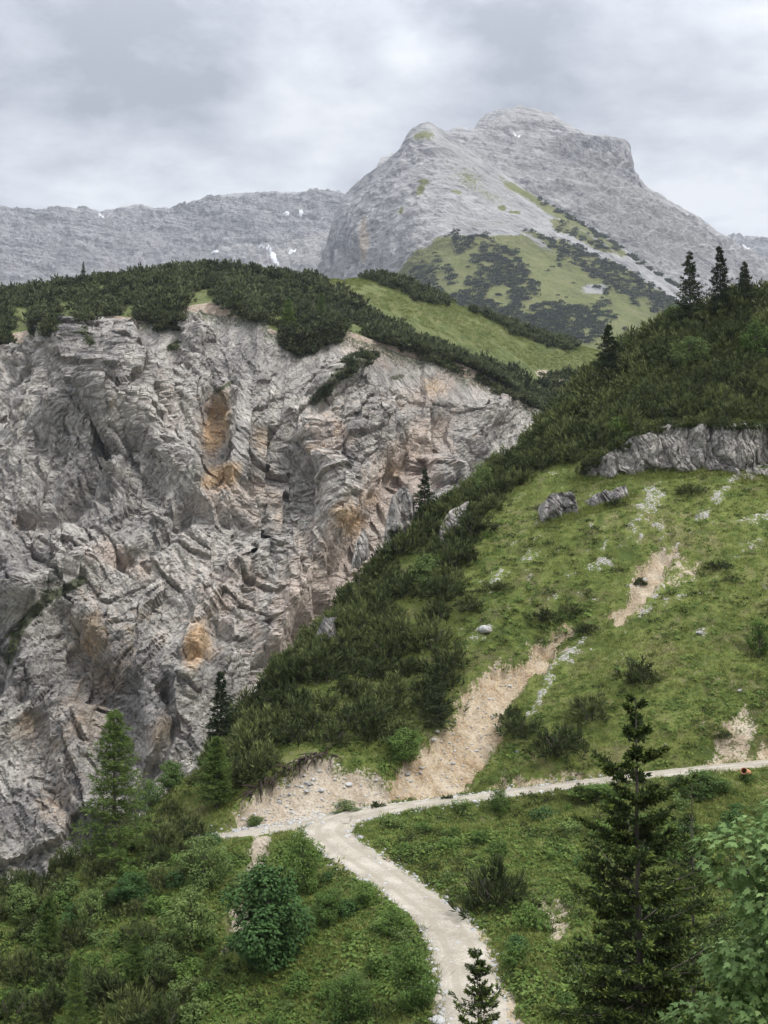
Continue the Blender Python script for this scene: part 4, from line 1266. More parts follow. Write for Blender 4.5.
# single dwarf pine bushes on the grass: (px, py of the foot, width px, label)
for k, (px, py, w, hs, lab) in enumerate([
    (640, 682, 44, 1.0, 'round dark dwarf pine bush standing alone in the middle of the grassy slope'),
    (495, 905, 64, 1.25, 'large dark dwarf pine bush on the grass inside the road bend'),
    (520, 735, 40, 1.0, 'dark dwarf pine bush at the right foot of the sandy slide'),
    (512, 720, 26, 1.0, 'smaller dark bush touching the right edge of the sandy slide'),
    (592, 718, 46, 1.0, 'broad dark dwarf pine below the white rock strip beside the slide'),
    (560, 752, 50, 1.1, 'dark dwarf pine bush just above the roadside cut'),
    (572, 612, 30, 0.7, 'low dark dwarf pine on the grass above the slide head'),
    (545, 618, 26, 0.7, 'flat dwarf pine left of the slide head'),
    (585, 632, 24, 0.8, 'small dwarf pine right of the slide head'),
    (720, 568, 26, 0.6, 'flat dark dwarf pine high on the grassy slope near the right edge'),
    (690, 492, 26, 0.7, 'dwarf pine bush on the grass right below the grey rock band'),
    (640, 585, 18, 0.8, 'small dwarf pine at the left rim of the little bare strip'),
    (615, 505, 18, 0.8, 'small dwarf pine right of the lower rock outcrop'),
    (470, 610, 34, 0.8, 'dark dwarf pine on the stony ground at the left of the grass'),
    (498, 590, 28, 0.8, 'dwarf pine among pale stones at the left of the grass'),
    (470, 560, 30, 0.9, 'dwarf pine at the edge of the belt under the lower rock outcrop'),
    (720, 738, 24, 0.6, 'low dark bush above the small bare cut near the right edge'),
    (378, 808, 14, 1.0, 'tiny dark bush at the inner corner of the road junction'),
    (448, 800, 12, 0.9, 'tiny dark bush on the roadside below the sandy slide'),
]):
    h, ok = hit([px], [py]); D = h[0][1]
    s = w / F * D / 2 / 0.92
    single('dwarf_pine', MUGO_ME[k % 6], h[0] - [0, 0, 0.12 * s], lab, 'dwarf pine', None, k * 1.3, s, s * hs)

# ------------------------------------------------------------------ conifers
SPR = []
for sd, H, Rr in ((1, 9.0, 2.9), (2, 9.0, 2.4), (3, 8.0, 2.6)):
    tr, cr = conifer(sd, H, Rr, 24, 6, 12, 3, 0.26, 0.16, 0.30, 0.085, 0.04, 0.16, 0.45, power=1.0, blades=3)
    SPR.append((tr.mesh('trunk', [M_BARK]), cr.mesh('crown', [M_SPRUCE]), H))
LAR = []
for sd, H, Rr in ((5, 11.0, 2.7), (6, 7.0, 2.0)):
    tr, cr = conifer(sd, H, Rr, 34, 6, 14, 3, 0.18, 0.12, 0.26, 0.045, 0.10, 0.1, 0.55, power=0.7, blades=4, jit=0.3)
    LAR.append((tr.mesh('trunk', [M_BARK]), cr.mesh('crown', [M_LARCH]), H))


def tree_at(name, foot, top_py, tpl, label, cat, group=None, rz=0.0, wide=1.0, tilt=None):
    top = P(0, top_py, foot[1])
    Hm = top[2] - foot[2]
    s = Hm / tpl[2]
    o = plant(name, foot, label, cat, tpl[0], tpl[1], group, rz, s * wide, s, tilt)
    return o


def foot(px, py):
    return hit([px], [py])[0][0]


tree_at('spruce_tree', foot(690, 330), 254, SPR[0], 'dark spruce on the right ridge, broadest and leftmost of the three on the skyline', 'spruce', None, 0.3, 1.15)
tree_at('spruce_tree', foot(721, 318), 247, SPR[1], 'tallest pointed spruce in the middle of the three on the right skyline', 'spruce', None, 1.3, 1.1)
tree_at('spruce_tree', foot(745, 312), 262, SPR[2], 'shortest spruce, rightmost of the three on the right skyline', 'spruce', None, 2.0, 1.1)
tree_at('spruce_tree', foot(609, 385), 325, SPR[2], 'dark spruce rising from the ridge pines beside the meadow end', 'spruce', None, 0.9, 1.25)
tree_at('spruce_tree', foot(425, 525), 470, SPR[0], 'small thin spruce on the spur crest against the pink gully', 'spruce', None, 2.6, 1.3)
tree_at('spruce_tree', foot(221, 757), 672, SPR[1], 'slender dark spruce on the spur in front of the cliff foot', 'spruce', None, 0.2, 1.25)
tree_at('spruce_tree', foot(437, 728), 664, SPR[2], 'small green spruce at the left edge of the sandy slide', 'spruce', None, 1.2, 1.0)
tree_at('larch_tree', foot(113, 866), 712, LAR[0], 'tall light green larch in front of the cliff on the left', 'larch', None, 0.2, 1.4)
tree_at('larch_tree', foot(216, 808), 738, LAR[1], 'small light green larch under the slender spruce', 'larch', None, 1.4, 1.3)
tree_at('larch_tree', foot(48, 965), 898, LAR[1], 'small larch in the thicket near the lower left corner', 'larch', None, 2.1, 1.0)
tree_at('larch_tree', foot(135, 1000), 935, LAR[1], 'small yellowish larch beside the grassy gap in the lower left thicket', 'larch', None, 0.5, 1.1)
tree_at('larch_tree', foot(75, 1040), 955, LAR[0], 'narrow larch at the bottom of the lower left thicket', 'larch', None, 0.5, 1.0)

# conifers on the cliff rim and hill: foot found on the hill surface
def hill_foot(px, D):
    x = (px - 384) / F * D / (CP) ; y = D
    x = P(px, 340, D)[0]
    return np.array([x, y, float(hz(np.array([x]), np.array([y]))[0])])


def rim_tree(px, D, Hm, tpl, label, name, cat, rz, wide=1.0):
    f = hill_foot(px, D)
    s = Hm / tpl[2]
    plant(name, f - [0, 0, 0.2], label, cat, tpl[0], tpl[1], None, rz, s * wide, s)


rim_tree(527, 345, 10.5, SPR[1], 'thin lone spruce at the lower edge of the green meadow', 'spruce_tree', 'spruce', 0.4, 0.9)
rim_tree(288, 300, 8.5, LAR[1], 'light green larch on the cliff rim, left of a pair', 'larch_tree', 'larch', 0.3, 1.2)
rim_tree(321, 308, 8.0, LAR[0], 'light green larch on the cliff rim, right of a pair', 'larch_tree', 'larch', 1.7, 1.2)
rim_tree(82, 345, 7.0, SPR[0], 'tiny spruce sticking out of the pines on the hilltop at left', 'spruce_tree', 'spruce', 1.0, 0.8)

# the big spruces close to the viewpoint
def near_tree(px, top_py, D, H, Rr, seed, label, **kw):
    tr, cr = conifer(seed, H, Rr, **kw)
    top = P(px, top_py, D)
    o = plant('spruce_tree', (top[0], D, top[2] - H), label, 'spruce', tr.mesh('trunk', [M_BARK]), cr.mesh('crown', [M_FIR]), None)
    return o


near_tree(637, 698, 32.0, 14.5, 4.5, 31, 'tall dark spruce with yellow green tips and bare upper trunk close by at lower right', whorls=46, per=7, twigs=26, tuft=6, droop=0.2, upturn=0.14, nl=0.15, nw=0.055, bare=0.05, sparse=0.38, tipbright=0.6, power=0.8, trunk_r=0.16, blades=5)
near_tree(690, 778, 36.0, 13.0, 2.2, 32, 'thinner see-through spruce just right behind the tall near spruce', whorls=40, per=6, twigs=15, tuft=4, droop=0.16, upturn=0.12, nl=0.13, nw=0.04, bare=0.05, sparse=0.42, tipbright=0.5, power=0.75, trunk_r=0.10, blades=4)
near_tree(479, 956, 28.0, 6.3, 1.9, 33, 'small young spruce with bright tips in front of the road at the bottom', whorls=20, per=7, twigs=18, tuft=4, droop=0.02, upturn=0.22, nl=0.085, nw=0.03, bare=0.03, sparse=0.05, tipbright=0.75, power=0.85, trunk_r=0.06, blades=5)

# maple close to the viewpoint
tr, cr = broadleaf(41, 2.6, 7.0, 96, 25000, 0.118, LEAF_MAPLE, 0.09, 0.2, 0.8, (0.17, 0.30), 0.6, (0.35, 1.15), 0.5)
mt = P(834, 784, 17.0)
plant('maple_tree', (mt[0], 17.0, mt[2] - 7.0), 'bright green maple with large lobed leaves at the right edge close by', 'maple', tr.mesh('trunk', [M_BARK]), cr.mesh('crown', [M_MAPLE]), None)

# ------------------------------------------------------------------ broadleaf shrubs
BL = {}
for key, mat, seed, lf, size in (('dark', M_DARKLEAF, 51, 2600, 0.22), ('mid', M_LEAF, 52, 1500, 0.22), ('mid2', M_LEAF, 53, 1500, 0.24), ('pale', M_PALELEAF, 54, 1300, 0.22), ('pale2', M_PALELEAF, 55, 1300, 0.25)):
    tr, cr = broadleaf(seed, 1.5, 3.0, 26, int(lf * 3.6), size * 0.52, LEAF_OVAL, 0.06, 0.08, 0.4, (0.20, 0.40), 0.75, (0.30, 1.25))
    BL[key] = (tr.mesh('trunk', [M_BARK]), cr.mesh('crown', [mat]))


def shrub(px, py, wpx, hpx, key, label, cat='shrub', rz=0.0, group=None, name='shrub', f=None):
    f = foot(px, py) if f is None else f
    m = f[1] / F
    plant(name, f - np.array([0, 0, 0.1]), label, cat, BL[key][0], BL[key][1], group, rz, wpx * m / 3.1, hpx * m / 3.1)


for i, a in enumerate([
    (272, 966, 108, 104, 'dark', 'large rounded dark green broadleaf shrub below the road'),
    (303, 893, 46, 66, 'mid', 'upright leafy shrub between the road junction and the large dark shrub'),
    (412, 1012, 62, 72, 'mid2', 'dense green shrub overhanging the left verge of the lower road'),
    (350, 1020, 50, 50, 'mid', 'leafy shrub at the bottom edge left of the lower road'),
    (352, 1000, 40, 34, 'pale', 'small lighter shrub in the grass at the bottom'),
    (328, 925, 44, 40, 'mid2', 'green shrub tucked right of the large dark shrub'),
    (365, 905, 36, 26, 'mid', 'low shrub along the outer edge of the road bend'),
    (395, 935, 36, 28, 'mid2', 'low shrub below the outer road edge in mid bend'),
    (205, 888, 56, 56, 'pale', 'pale green shrub around the small dark trunk left of the path strip'),
    (130, 905, 44, 34, 'dark', 'bluish dark shrub below the tall larch'),
    (92, 925, 34, 40, 'pale2', 'greyish pale shrub below the tall larch at left'),
    (190, 948, 56, 64, 'pale2', 'tall pale shrub at the right side of the lower left thicket'),
    (158, 985, 40, 46, 'pale', 'pale shrub hanging over the grass at the lower left'),
    (20, 920, 40, 40, 'pale2', 'pale shrub at the left edge where the cliff ends'),
    (150, 812, 34, 36, 'mid', 'green shrub beside the tall larch on the right'),
    (172, 790, 34, 32, 'mid2', 'green shrub on the spur between larch and slender spruce'),
    (500, 812, 24, 26, 'mid', 'small leafy shrub on the lower verge of the right road'),
    (600, 800, 60, 18, 'mid2', 'low green shrub along the lower verge of the right road'),
    (700, 795, 70, 26, 'mid', 'green shrub strip under the right road near the pipe'),
    (690, 375, 44, 44, 'pale', 'pale green broadleaf bush among the ridge pines below the spruces'),
    (672, 325, 24, 26, 'mid2', 'light green bush at the foot of the leftmost skyline spruce'),
    (758, 360, 40, 44, 'mid', 'broadleaf bush in the ridge pines at the right edge'),
    (482, 497, 24, 40, 'pale', 'bright yellow green bush on the spur crest against the cliff'),
    (428, 590, 40, 40, 'pale2', 'pale green bush in the belt below the grey crest rocks'),
    (760, 655, 26, 40, 'mid2', 'light green sapling at the right edge of the grassy slope'),
    (215, 780, 30, 30, 'mid', 'leafy bush behind the small larch'),
    (405, 760, 46, 34, 'mid', 'green bush between the road bank and the sandy slide'),
    (338, 640, 20, 24, 'mid2', 'small green bush on the crest left of the grey rock'),
    (345, 812, 34, 14, 'pale', 'low scrubby growth at the foot of the pale road bank'),
    (255, 826, 20, 12, 'mid', 'little green tuft low on the pale road bank'),
    (620, 440, 30, 26, 'mid', 'green bush in the pines left above the rock band'),
]):
    shrub(*a[:5], a[5], 'shrub', i * 0.9)

# knee-high leafy bushes on both banks of the lower road
LOWB = []
for sd_, mat_ in ((61, M_LEAF), (62, M_LEAF), (63, M_DARKLEAF), (64, M_PALELEAF), (65, M_LEAF)):
    tr, cr = broadleaf(sd_, 1.0, 1.3, 12, 900, 0.15, LEAF_OVAL, 0.03, 0.06, 0.3, (0.22, 0.45), 0.75, (0.3, 1.35))
    LOWB.append(cr.mesh('low_bush', [mat_]))
R9 = np.random.RandomState(57)
for poly_, n_, lab_, grp_ in (
        ([(290, 838), (330, 850), (360, 872), (400, 900), (430, 930), (438, 960), (430, 1030), (225, 1030), (250, 930), (262, 850)], 130, 'low leafy green bush on the bank below the outer edge of the road bend', 'low bushes below the road bend'),
        ([(360, 815), (420, 808), (500, 800), (600, 792), (768, 772), (768, 1030), (520, 1030), (495, 950), (455, 900), (400, 860)], 55, 'low leafy green bush on the grass inside the road bend', 'low bushes inside the road bend'),
        ([(0, 930), (120, 870), (230, 840), (250, 900), (220, 1030), (0, 1030)], 80, 'low leafy bush among the pines of the lower left slope', 'low bushes of the lower left slope')):
    c = sample_world(3000, poly_, 52, 100, 1.0, R=R9)
    d_, _ = road_dist(c[:, 0], c[:, 1]); c = c[(d_ > 0.9) & (fbm(c[:, 0] * 0.16, c[:, 1] * 0.16, 6.0, 2) > -0.28)][:n_]
    for q_ in c:
        s_ = R9.uniform(0.45, 1.15)
        single('low_bush', LOWB[R9.randint(5)], q_ - [0, 0, 0.1], lab_, 'bush', grp_, R9.uniform(0, 6.28), s_, s_ * R9.uniform(0.7, 1.1))

# ------------------------------------------------------------------ rock outcrops
ROCK_BASE = []; ROCK_TOP = []


def rock_face(bot, topl, label, lean=0.3, bulge=1.0, amp=0.8, nu=200, nv=80, name='rock_outcrop'):
    bot = np.array(bot, float); topl = np.array(topl, float)
    u = np.linspace(0, 1, nu)
    def along(a):
        d = np.concatenate([[0], np.cumsum(np.hypot(*np.diff(a, axis=0).T))]); d /= d[-1]
        return np.interp(u, d, a[:, 0]), np.interp(u, d, a[:, 1])
    bx, by_ = along(bot); tx, ty = along(topl)
    fb, _ = hit(bx, by_ + 2)
    k = np.ones(9) / 9
    Db = np.convolve(np.pad(fb[:, 1], 4, mode='edge'), k, 'valid') - 0.25
    ROCK_BASE.append(fb); ROCK_TOP.append(P(tx, ty, Db + lean * (by_ - ty) / F * Db))
    Hm = (by_ - ty) / F * Db
    Dt = Db + lean * Hm
    B = P(bx, by_ + 4, Db); T = P(tx, ty, Dt)
    v = np.linspace(0, 1, nv)
    W = B[:, None] + (T - B)[:, None] * v[None, :, None]
    ends = sstep(0, 0.12, u) * sstep(0, 0.12, 1 - u)
    W[..., 1] -= (bulge * np.sin(np.pi * v ** 0.8)[None] * ends[:, None]) - (1 - ends[:, None]) * 2.0
    X, Z = W[..., 0], W[..., 2]
    sd = int(abs(bot[0, 0])) + 7
    k = 2.6
    X1 = X * k + fbm(X * 0.3, Z * 0.3, 2.0, 3) * 1.6; Z1 = Z * k + fbm(X * 0.3, Z * 0.3, 5.0, 3) * 1.2
    ur, wr = rot(X1, Z1, 10 + sd % 25)
    h = broken(ur, wr, sd) / k * amp * 1.5 + fbm(X * 0.25, Z * 0.25, 7.0, 3, 0.6) * amp * 0.9
    h = h - 0.4 * amp
    W[..., 1] -= h * ends[:, None]
    W[..., 2] += (fbm(X * 0.5, Z * 0.1, 12.0, 3) * 0.7 + (np.floor(4 * pn(X * 0.33, 0.0, sd * 1.0)) / 4) * 0.7) * v[None] ** 2 * amp
    kb = np.array([0.7, 2.0, 4.5])
    back = W[:, -1:, :] + np.stack([0 * kb, kb, 0.05 * kb - 0.25 * kb ** 1.1], -1)[None]
    W = np.concatenate([W, back], 1)
    c = W.reshape(-1, 3).mean(0)
    o = link(name, make_mesh(name, W.reshape(-1, 3) - c, [grid_faces(nu, nv + 3)], None, False, [M_ROCK]), label=label, category='rock')
    o.location = c
    return o


rock_face([(572, 478), (600, 475), (640, 470), (680, 468), (720, 466), (745, 474), (770, 472), (830, 462), (900, 450)], [(572, 474), (600, 457), (635, 436), (670, 424), (700, 420), (730, 424), (770, 424), (830, 415), (900, 410)], 'long grey rock band under the ridge pines', 0.12, 0.15, 0.5, 700, 120)
rock_face([(538, 523), (550, 519), (565, 514), (584, 509)], [(541, 505), (550, 494), (562, 489), (578, 496)], 'blocky grey rock outcrop in the grass below the belt of pines', 0.35, 0.25, 0.75, 200)
rock_face([(584, 508), (600, 504), (616, 498), (634, 489)], [(586, 499), (600, 492), (614, 487), (630, 483)], 'low grey rock ledge continuing right of the blocky outcrop', 0.7, 0.1, 0.5, 200)
rock_face([(382, 546), (392, 541), (404, 532), (416, 514)], [(386, 520), (392, 496), (402, 486), (414, 494)], 'grey rock tower sticking out of the pine belt on the spur', 0.2, 0.5, 0.6, 120)
rock_face([(350, 566), (360, 562), (370, 552)], [(354, 548), (363, 526), (368, 536)], 'small pointed grey rock in the pine belt left of the tower', 0.2, 0.4, 0.4, 80)
rock_face([(312, 650), (325, 648), (338, 640)], [(314, 640), (324, 616), (336, 618)], 'light grey rock standing on the lower spur crest', 0.2, 0.6, 0.4, 50)
rock_face([(436, 542), (448, 540), (470, 520)], [(438, 530), (450, 510), (470, 500)], 'dark grey rock half hidden by the pines of the upper belt', 0.3, 0.6, 0.4, 50)


R3 = np.random.RandomState(63)
for px, py in [(584, 470), (592, 462), (600, 458), (607, 450), (616, 444), (622, 438), (632, 433), (640, 428), (648, 424), (657, 421), (664, 419), (672, 417), (681, 415), (690, 414), (698, 413), (706, 415), (714, 416), (722, 418), (730, 419), (738, 418), (746, 418), (754, 418), (762, 419), (770, 418), (660, 412), (690, 407), (720, 410), (750, 411), (640, 420), (615, 434), (600, 448)]:
    tp = ROCK_TOP[0]; f = tp[np.argmin(np.abs(proj(tp[:, 0], tp[:, 1], tp[:, 2])[0] - px - R3.uniform(-4, 4)))] + np.array([0, R3.uniform(0.3, 1.4), -0.55])
    s_ = R3.uniform(0.9, 1.7)
    single('dwarf_pine', MUGO_ME[R3.randint(6)], f - [0, 0, 0.2], 'dark dwarf pine bush growing along the top edge of the long grey rock band', 'dwarf pine', 'dwarf pines on top of the rock band', R3.uniform(0, 6.28), s_, s_ * R3.uniform(0.8, 1.2))

# ------------------------------------------------------------------ stones
def stone_mesh(seed):
    R = np.random.RandomState(seed)
    n, m = 12, 9
    th = np.linspace(0, 2 * math.pi, n, endpoint=False); ph = np.linspace(0.05, math.pi - 0.05, m)
    T, Q = np.meshgrid(th, ph, indexing='ij')
    d = np.stack([np.cos(T) * np.sin(Q), np.sin(T) * np.sin(Q), np.cos(Q)], -1)
    pl = unit(R.normal(size=(9, 3))); off = R.uniform(0.55, 0.9, 9)
    r = np.ones(T.shape)
    for p, o in zip(pl, off):
        c = (d * p).sum(-1)
        r = np.where(c > 0.05, np.minimum(r, o / np.maximum(c, 0.05)), r)
    v = d * r[..., None] * np.array([1, 0.8, 0.6])
    i, j = np.meshgrid(np.arange(n), np.arange(m - 1), indexing='ij')
    i2 = (i + 1) % n
    f = np.stack([i * m + j, i * m + j + 1, i2 * m + j + 1, i2 * m + j], -1).reshape(-1, 4)
    return make_mesh('boulder', v.reshape(-1, 3), [f], None, False, [M_STONE])


STN = [stone_mesh(s) for s in range(5)]
for k, (px, py, w, lab) in enumerate([
    (486, 632, 16, 'flat pale boulder in the grass left above the sandy slide'), (236, 832, 10, 'grey stone at the left end of the road bank'), (245, 830, 9, 'second grey stone at the left end of the road bank, nearer the road'),
    (279, 803, 7, 'dark stone lying on the pale road bank'), (200, 950, 0, ''), (196, 992, 10, 'lone pale stone on the grass at the lower left'), (438, 737, 6, 'white stone on the left rim of the sandy slide'),
    (408, 775, 8, 'pale stone low on the left rim of the sandy slide'), (664, 797, 5, 'white stone in the grass under the right road'), (586, 796, 5, 'small white stone below the right road, left of the near spruce top'),
    (518, 752, 7, 'pale stone beside the bushes right of the slide'), (700, 634, 9, 'pale boulder in the stony patch right of the lone bush'), (740, 692, 7, 'pale stone on the grass near the right edge'), (228, 838, 8, 'pale stone where the road leaves around the spur')]):
    if w:
        f = foot(px, py); s = w / F * f[1] / 2
        single('boulder', STN[k % 5], f + [0, 0, 0.15 * s], lab, 'stone', None, k * 1.1, s)
# loose stones on the road edges and at the foot of the bank (far too many to count)
R4 = np.random.RandomState(17)
q = np.vstack([RC1[R4.randint(60, 219, 2200)], RC2[R4.randint(5, 60, 150)]])
q[:, :2] += unit(R4.normal(size=(len(q), 2))) * (1.5 + np.abs(R4.normal(0, 0.55, (len(q), 1))))
bk = sample_world(30000, SOIL[1][2], 84, 104, 0.15, R=R4); sl = sample_world(24000, SOIL[0][2], 84, 116, 0.3, R=R4)
pl_ = sample_world(12000, SOIL[6][2], 50, 75, 0.25, R=R4); 
pts4 = np.vstack([q[:, :2], bk[:1000, :2], sl[:420, :2], pl_[:300, :2]])
zz4 = lookup(ZZ, pts4[:, 0], pts4[:, 1])
sb = []
for s in range(4):
    b = Buf(); m = STN[s]
    vs = np.empty(len(m.vertices) * 3, np.float32); m.vertices.foreach_get('co', vs)
    b.add(vs.reshape(-1, 3)[:], np.array([p.vertices[:] for p in m.polygons]), 0.5, 0); sb.append(b)
link('gravel', scatter_mesh('gravel', sb, np.column_stack([pts4, zz4 + 0.02]), np.exp(R4.normal(-2.35, 0.45, len(pts4))), R4.uniform(0, 6.28, len(pts4)), [M_STONE], R=R4), kind='stuff', label='loose pale stones along the gravel road and under the bank', category='stones')

# ------------------------------------------------------------------ exposed roots over the bank
R5 = np.random.RandomState(23)
lip = [(250, 798), (262, 788), (275, 780), (290, 770), (302, 762), (314, 757), (326, 757)]
rt = thing('exposed_roots', foot(290, 772), 'tangle of dark roots hanging over the top of the pale road bank', 'roots')
base = np.array(rt.location)
for g in range(9):
    b = Buf()
    for i in range(7):
        t = (g + R5.rand()) / 9 * (len(lip) - 1); k = min(int(t), len(lip) - 2)
        a = np.array(lip[k]) * (1 - t + k) + np.array(lip[k + 1]) * (t - k)
        f = foot(a[0] + R5.normal(0, 2), a[1] - 1) + np.array([0, -0.25, 0.15])
        d = np.array([R5.normal(-0.5, 0.6), -0.35 - 0.3 * R5.rand(), -0.1])
        L = R5.uniform(0.7, 1.9)
        pth = [f - base]
        for s in range(6):
            d = d + R5.normal(0, 0.28, 3) + [0, 0, -0.16]
            pth.append(pth[-1] + unit(d) * L / 6)
        b.tube(pth, np.linspace(R5.uniform(0.08, 0.15), 0.02, 7), 5, 0.5, 0)
    link('root', b.mesh('root', [M_ROOT], True), rt)

# small dark trunk in the pale shrub at the left of the path strip
# ------------------------------------------------------------------ pipe end under the right road
b = Buf()
f = foot(743, 776)
an = np.linspace(0, 2 * math.pi, 20, endpoint=False)
ro, ri, L = 0.25, 0.215, 1.4
rings = [(0.0, ri), (0.0, ro), (0.07, ro), (0.08, ro * 0.94), (L, ro * 0.94)]
v = np.array([[(r * math.cos(a), y, r * math.sin(a)) for a in an] for y, r in [(L, ri * 0.98)] + rings])
i, j = np.meshgrid(np.arange(5), np.arange(20), indexing='ij')
b.add(v.reshape(-1, 3), np.stack([i * 20 + j, i * 20 + (j + 1) % 20, (i + 1) * 20 + (j + 1) % 20, (i + 1) * 20 + j], -1).reshape(-1, 4), 0.5)
t = NT('orange_brown_plastic'); mp = t.out(t.mix(t.noise(t.pos(), 5, 3), (0.50, 0.20, 0.11), (0.62, 0.30, 0.19)), 0.5)
pp = link('drain_pipe', b.mesh('drain_pipe', [mp], False), label='short orange brown pipe end sticking out of the grass below the right road', category='pipe')
pp.location = f + [-0.2, -0.9, 0.5]; pp.rotation_euler = (math.radians(-14), 0, math.radians(-30))

# ------------------------------------------------------------------ pine thicket along the cliff rim and over the hilltop
R6 = np.random.RandomState(29)
MFAR = [mugo(s + 40, 46, 6, nl=0.40, nw=0.15, stems=False) for s in range(5)]
RIMP = [[(-60, 300), (-20, 285), (50, 276), (100, 268), (150, 260), (200, 256), (250, 260), (300, 266), (318, 276), (345, 292), (385, 315), (425, 338), (470, 352), (505, 362), (535, 376), (556, 392), (550, 412), (525, 396), (500, 384), (470, 366), (440, 356), (405, 345), (380, 330), (350, 330), (332, 345), (318, 350), (300, 356), (288, 352), (282, 325), (262, 318), (235, 312), (222, 305), (205, 298), (190, 302), (176, 326), (158, 332), (148, 318), (130, 312), (118, 320), (95, 312), (80, 322), (68, 308), (55, 312), (52, 334), (35, 332), (30, 308), (15, 318), (10, 336), (-60, 345)],
        [(365, 272), (395, 270), (420, 284), (450, 299), (425, 300), (395, 288)], [(540, 372), (590, 368), (600, 385), (585, 400), (550, 395)], [(470, 306), (520, 322), (575, 342), (570, 347), (515, 329)]]
ROPEN = [[(55, 296), (80, 298), (76, 318), (58, 318)], [(185, 288), (216, 286), (216, 308), (190, 308)], [(322, 314), (352, 318), (385, 332), (345, 342)], [(118, 298), (148, 304), (142, 320), (120, 318)], [(10, 304), (30, 300), (28, 322), (14, 322)], [(92, 282), (120, 278), (114, 286), (96, 288)], [(200, 300), (225, 300), (222, 320), (205, 320)]]
hq = np.column_stack([R6.uniform(-150, 80, 16000), R6.uniform(288, 445, 16000)])
rimy_q = np.interp(hq[:, 0], rim_w[:, 0], rim_w[:, 1]); hq = hq[hq[:, 1] > rimy_q - 1]
hzq = hz(hq[:, 0], hq[:, 1]); hpx_, hpy_ = proj(hq[:, 0], hq[:, 1], hzq)
ok = np.zeros(len(hq), bool)
for pl in RIMP:
    ok |= poly_sd(hpx_, hpy_ - 5, pl) > R6.uniform(-2, 3, len(hq))
for pl in ROPEN:
    ok &= poly_sd(hpx_, hpy_ - 5, pl) < 0
hq = np.column_stack([hq, hzq])[ok]
keep = []
cell = {}
for p in hq:
    k = (int(p[0] // 2.3), int(p[1] // 3.0))
    if k not in cell and R6.rand() < 0.8:
        cell[k] = 1; keep.append(p)
# along the very edge, with gaps where bare rock reaches the top
ex = np.concatenate([R6.uniform(-140, 52, 620), R6.uniform(-5, 54, 700)]); ex = ex[fbm(ex * 0.09, 0.0, 3.0, 2) > np.where(ex > -5, -0.5, 0.0)]
ey = np.interp(ex, rim_w[:, 0], rim_w[:, 1]) + jag(ex) + R6.uniform(-0.5, 8, len(ex))
rimp = np.vstack([np.array(keep), np.column_stack([ex, ey, hz(ex, ey)])])
# pines rooted on the face itself, hanging below the rim or on ledges
def cliff_pts(poly, n, R):
    px, py = proj(CVt[..., 0], CVt[..., 1], CVt[..., 2])
    m = (poly_sd(px, py, poly) > 0) & (vv < 1.0)
    i = np.where(m.ravel())[0]
    i = R.choice(i, min(n, len(i)), replace=False)
    return CVt.reshape(-1, 3)[i]


TONG = [[(28, 298), (56, 300), (56, 338), (34, 336)], [(0, 318), (14, 316), (11, 342), (-6, 346)], [(280, 318), (322, 324), (319, 352), (298, 358), (284, 345)], [(150, 308), (182, 304), (176, 331), (158, 334)], [(80, 303), (97, 304), (92, 324), (82, 322)], [(395, 338), (440, 350), (472, 366), (502, 384), (524, 396), (516, 402), (480, 384), (440, 366), (400, 354)], [(228, 304), (262, 310), (262, 322), (236, 316)]]
face = [np.vstack([cliff_pts(RIMP[0], 300, R6)] + [cliff_pts(q__, 26 if i__ != 5 else 60, R6) for i__, q__ in enumerate(TONG)]), cliff_pts([(312, 404), (318, 396), (338, 374), (352, 360), (372, 351), (376, 357), (358, 370), (342, 382), (322, 402)], 60, R6),
        cliff_pts([(40, 592), (48, 572), (60, 564), (66, 578), (52, 594)], 14, R6), cliff_pts([(82, 578), (60, 592), (30, 610), (20, 628), (30, 626), (50, 600), (82, 584)], 14, R6), cliff_pts([(5, 650), (12, 628), (20, 632), (12, 658)], 10, R6),
        cliff_pts([(82, 326), (92, 332), (94, 350), (86, 348)], 10, R6), cliff_pts([(168, 342), (178, 342), (178, 352), (168, 352)], 6, R6), cliff_pts([(555, 395), (590, 385), (590, 420), (560, 415)], 20, R6)]
sc_face = np.concatenate([R6.uniform(1.3, 2.2, len(face[0])), R6.uniform(1.3, 2.1, len(face[1]))] + [R6.uniform(0.5, 1.1, len(x)) for x in face[2:7]] + [R6.uniform(1, 2, len(face[7]))])
face = np.vstack(face)
allp = np.vstack([rimp, face]); alls = np.concatenate([R6.uniform(1.5, 3.1, len(rimp)), sc_face])
link('dwarf_pine_thicket', scatter_mesh('dwarf_pine_thicket', MFAR, allp - [0, 0, 0.2], alls, R6.uniform(0, 6.28, len(allp)), [M_MUGO_FAR, M_BARK], R6.uniform(0.7, 1.25, len(allp)), R=R6),
     kind='stuff', label='dark dwarf pine thicket along the cliff rim and over the hilltop', category='dwarf pines')
print('rim', len(allp), time.time() - T0)

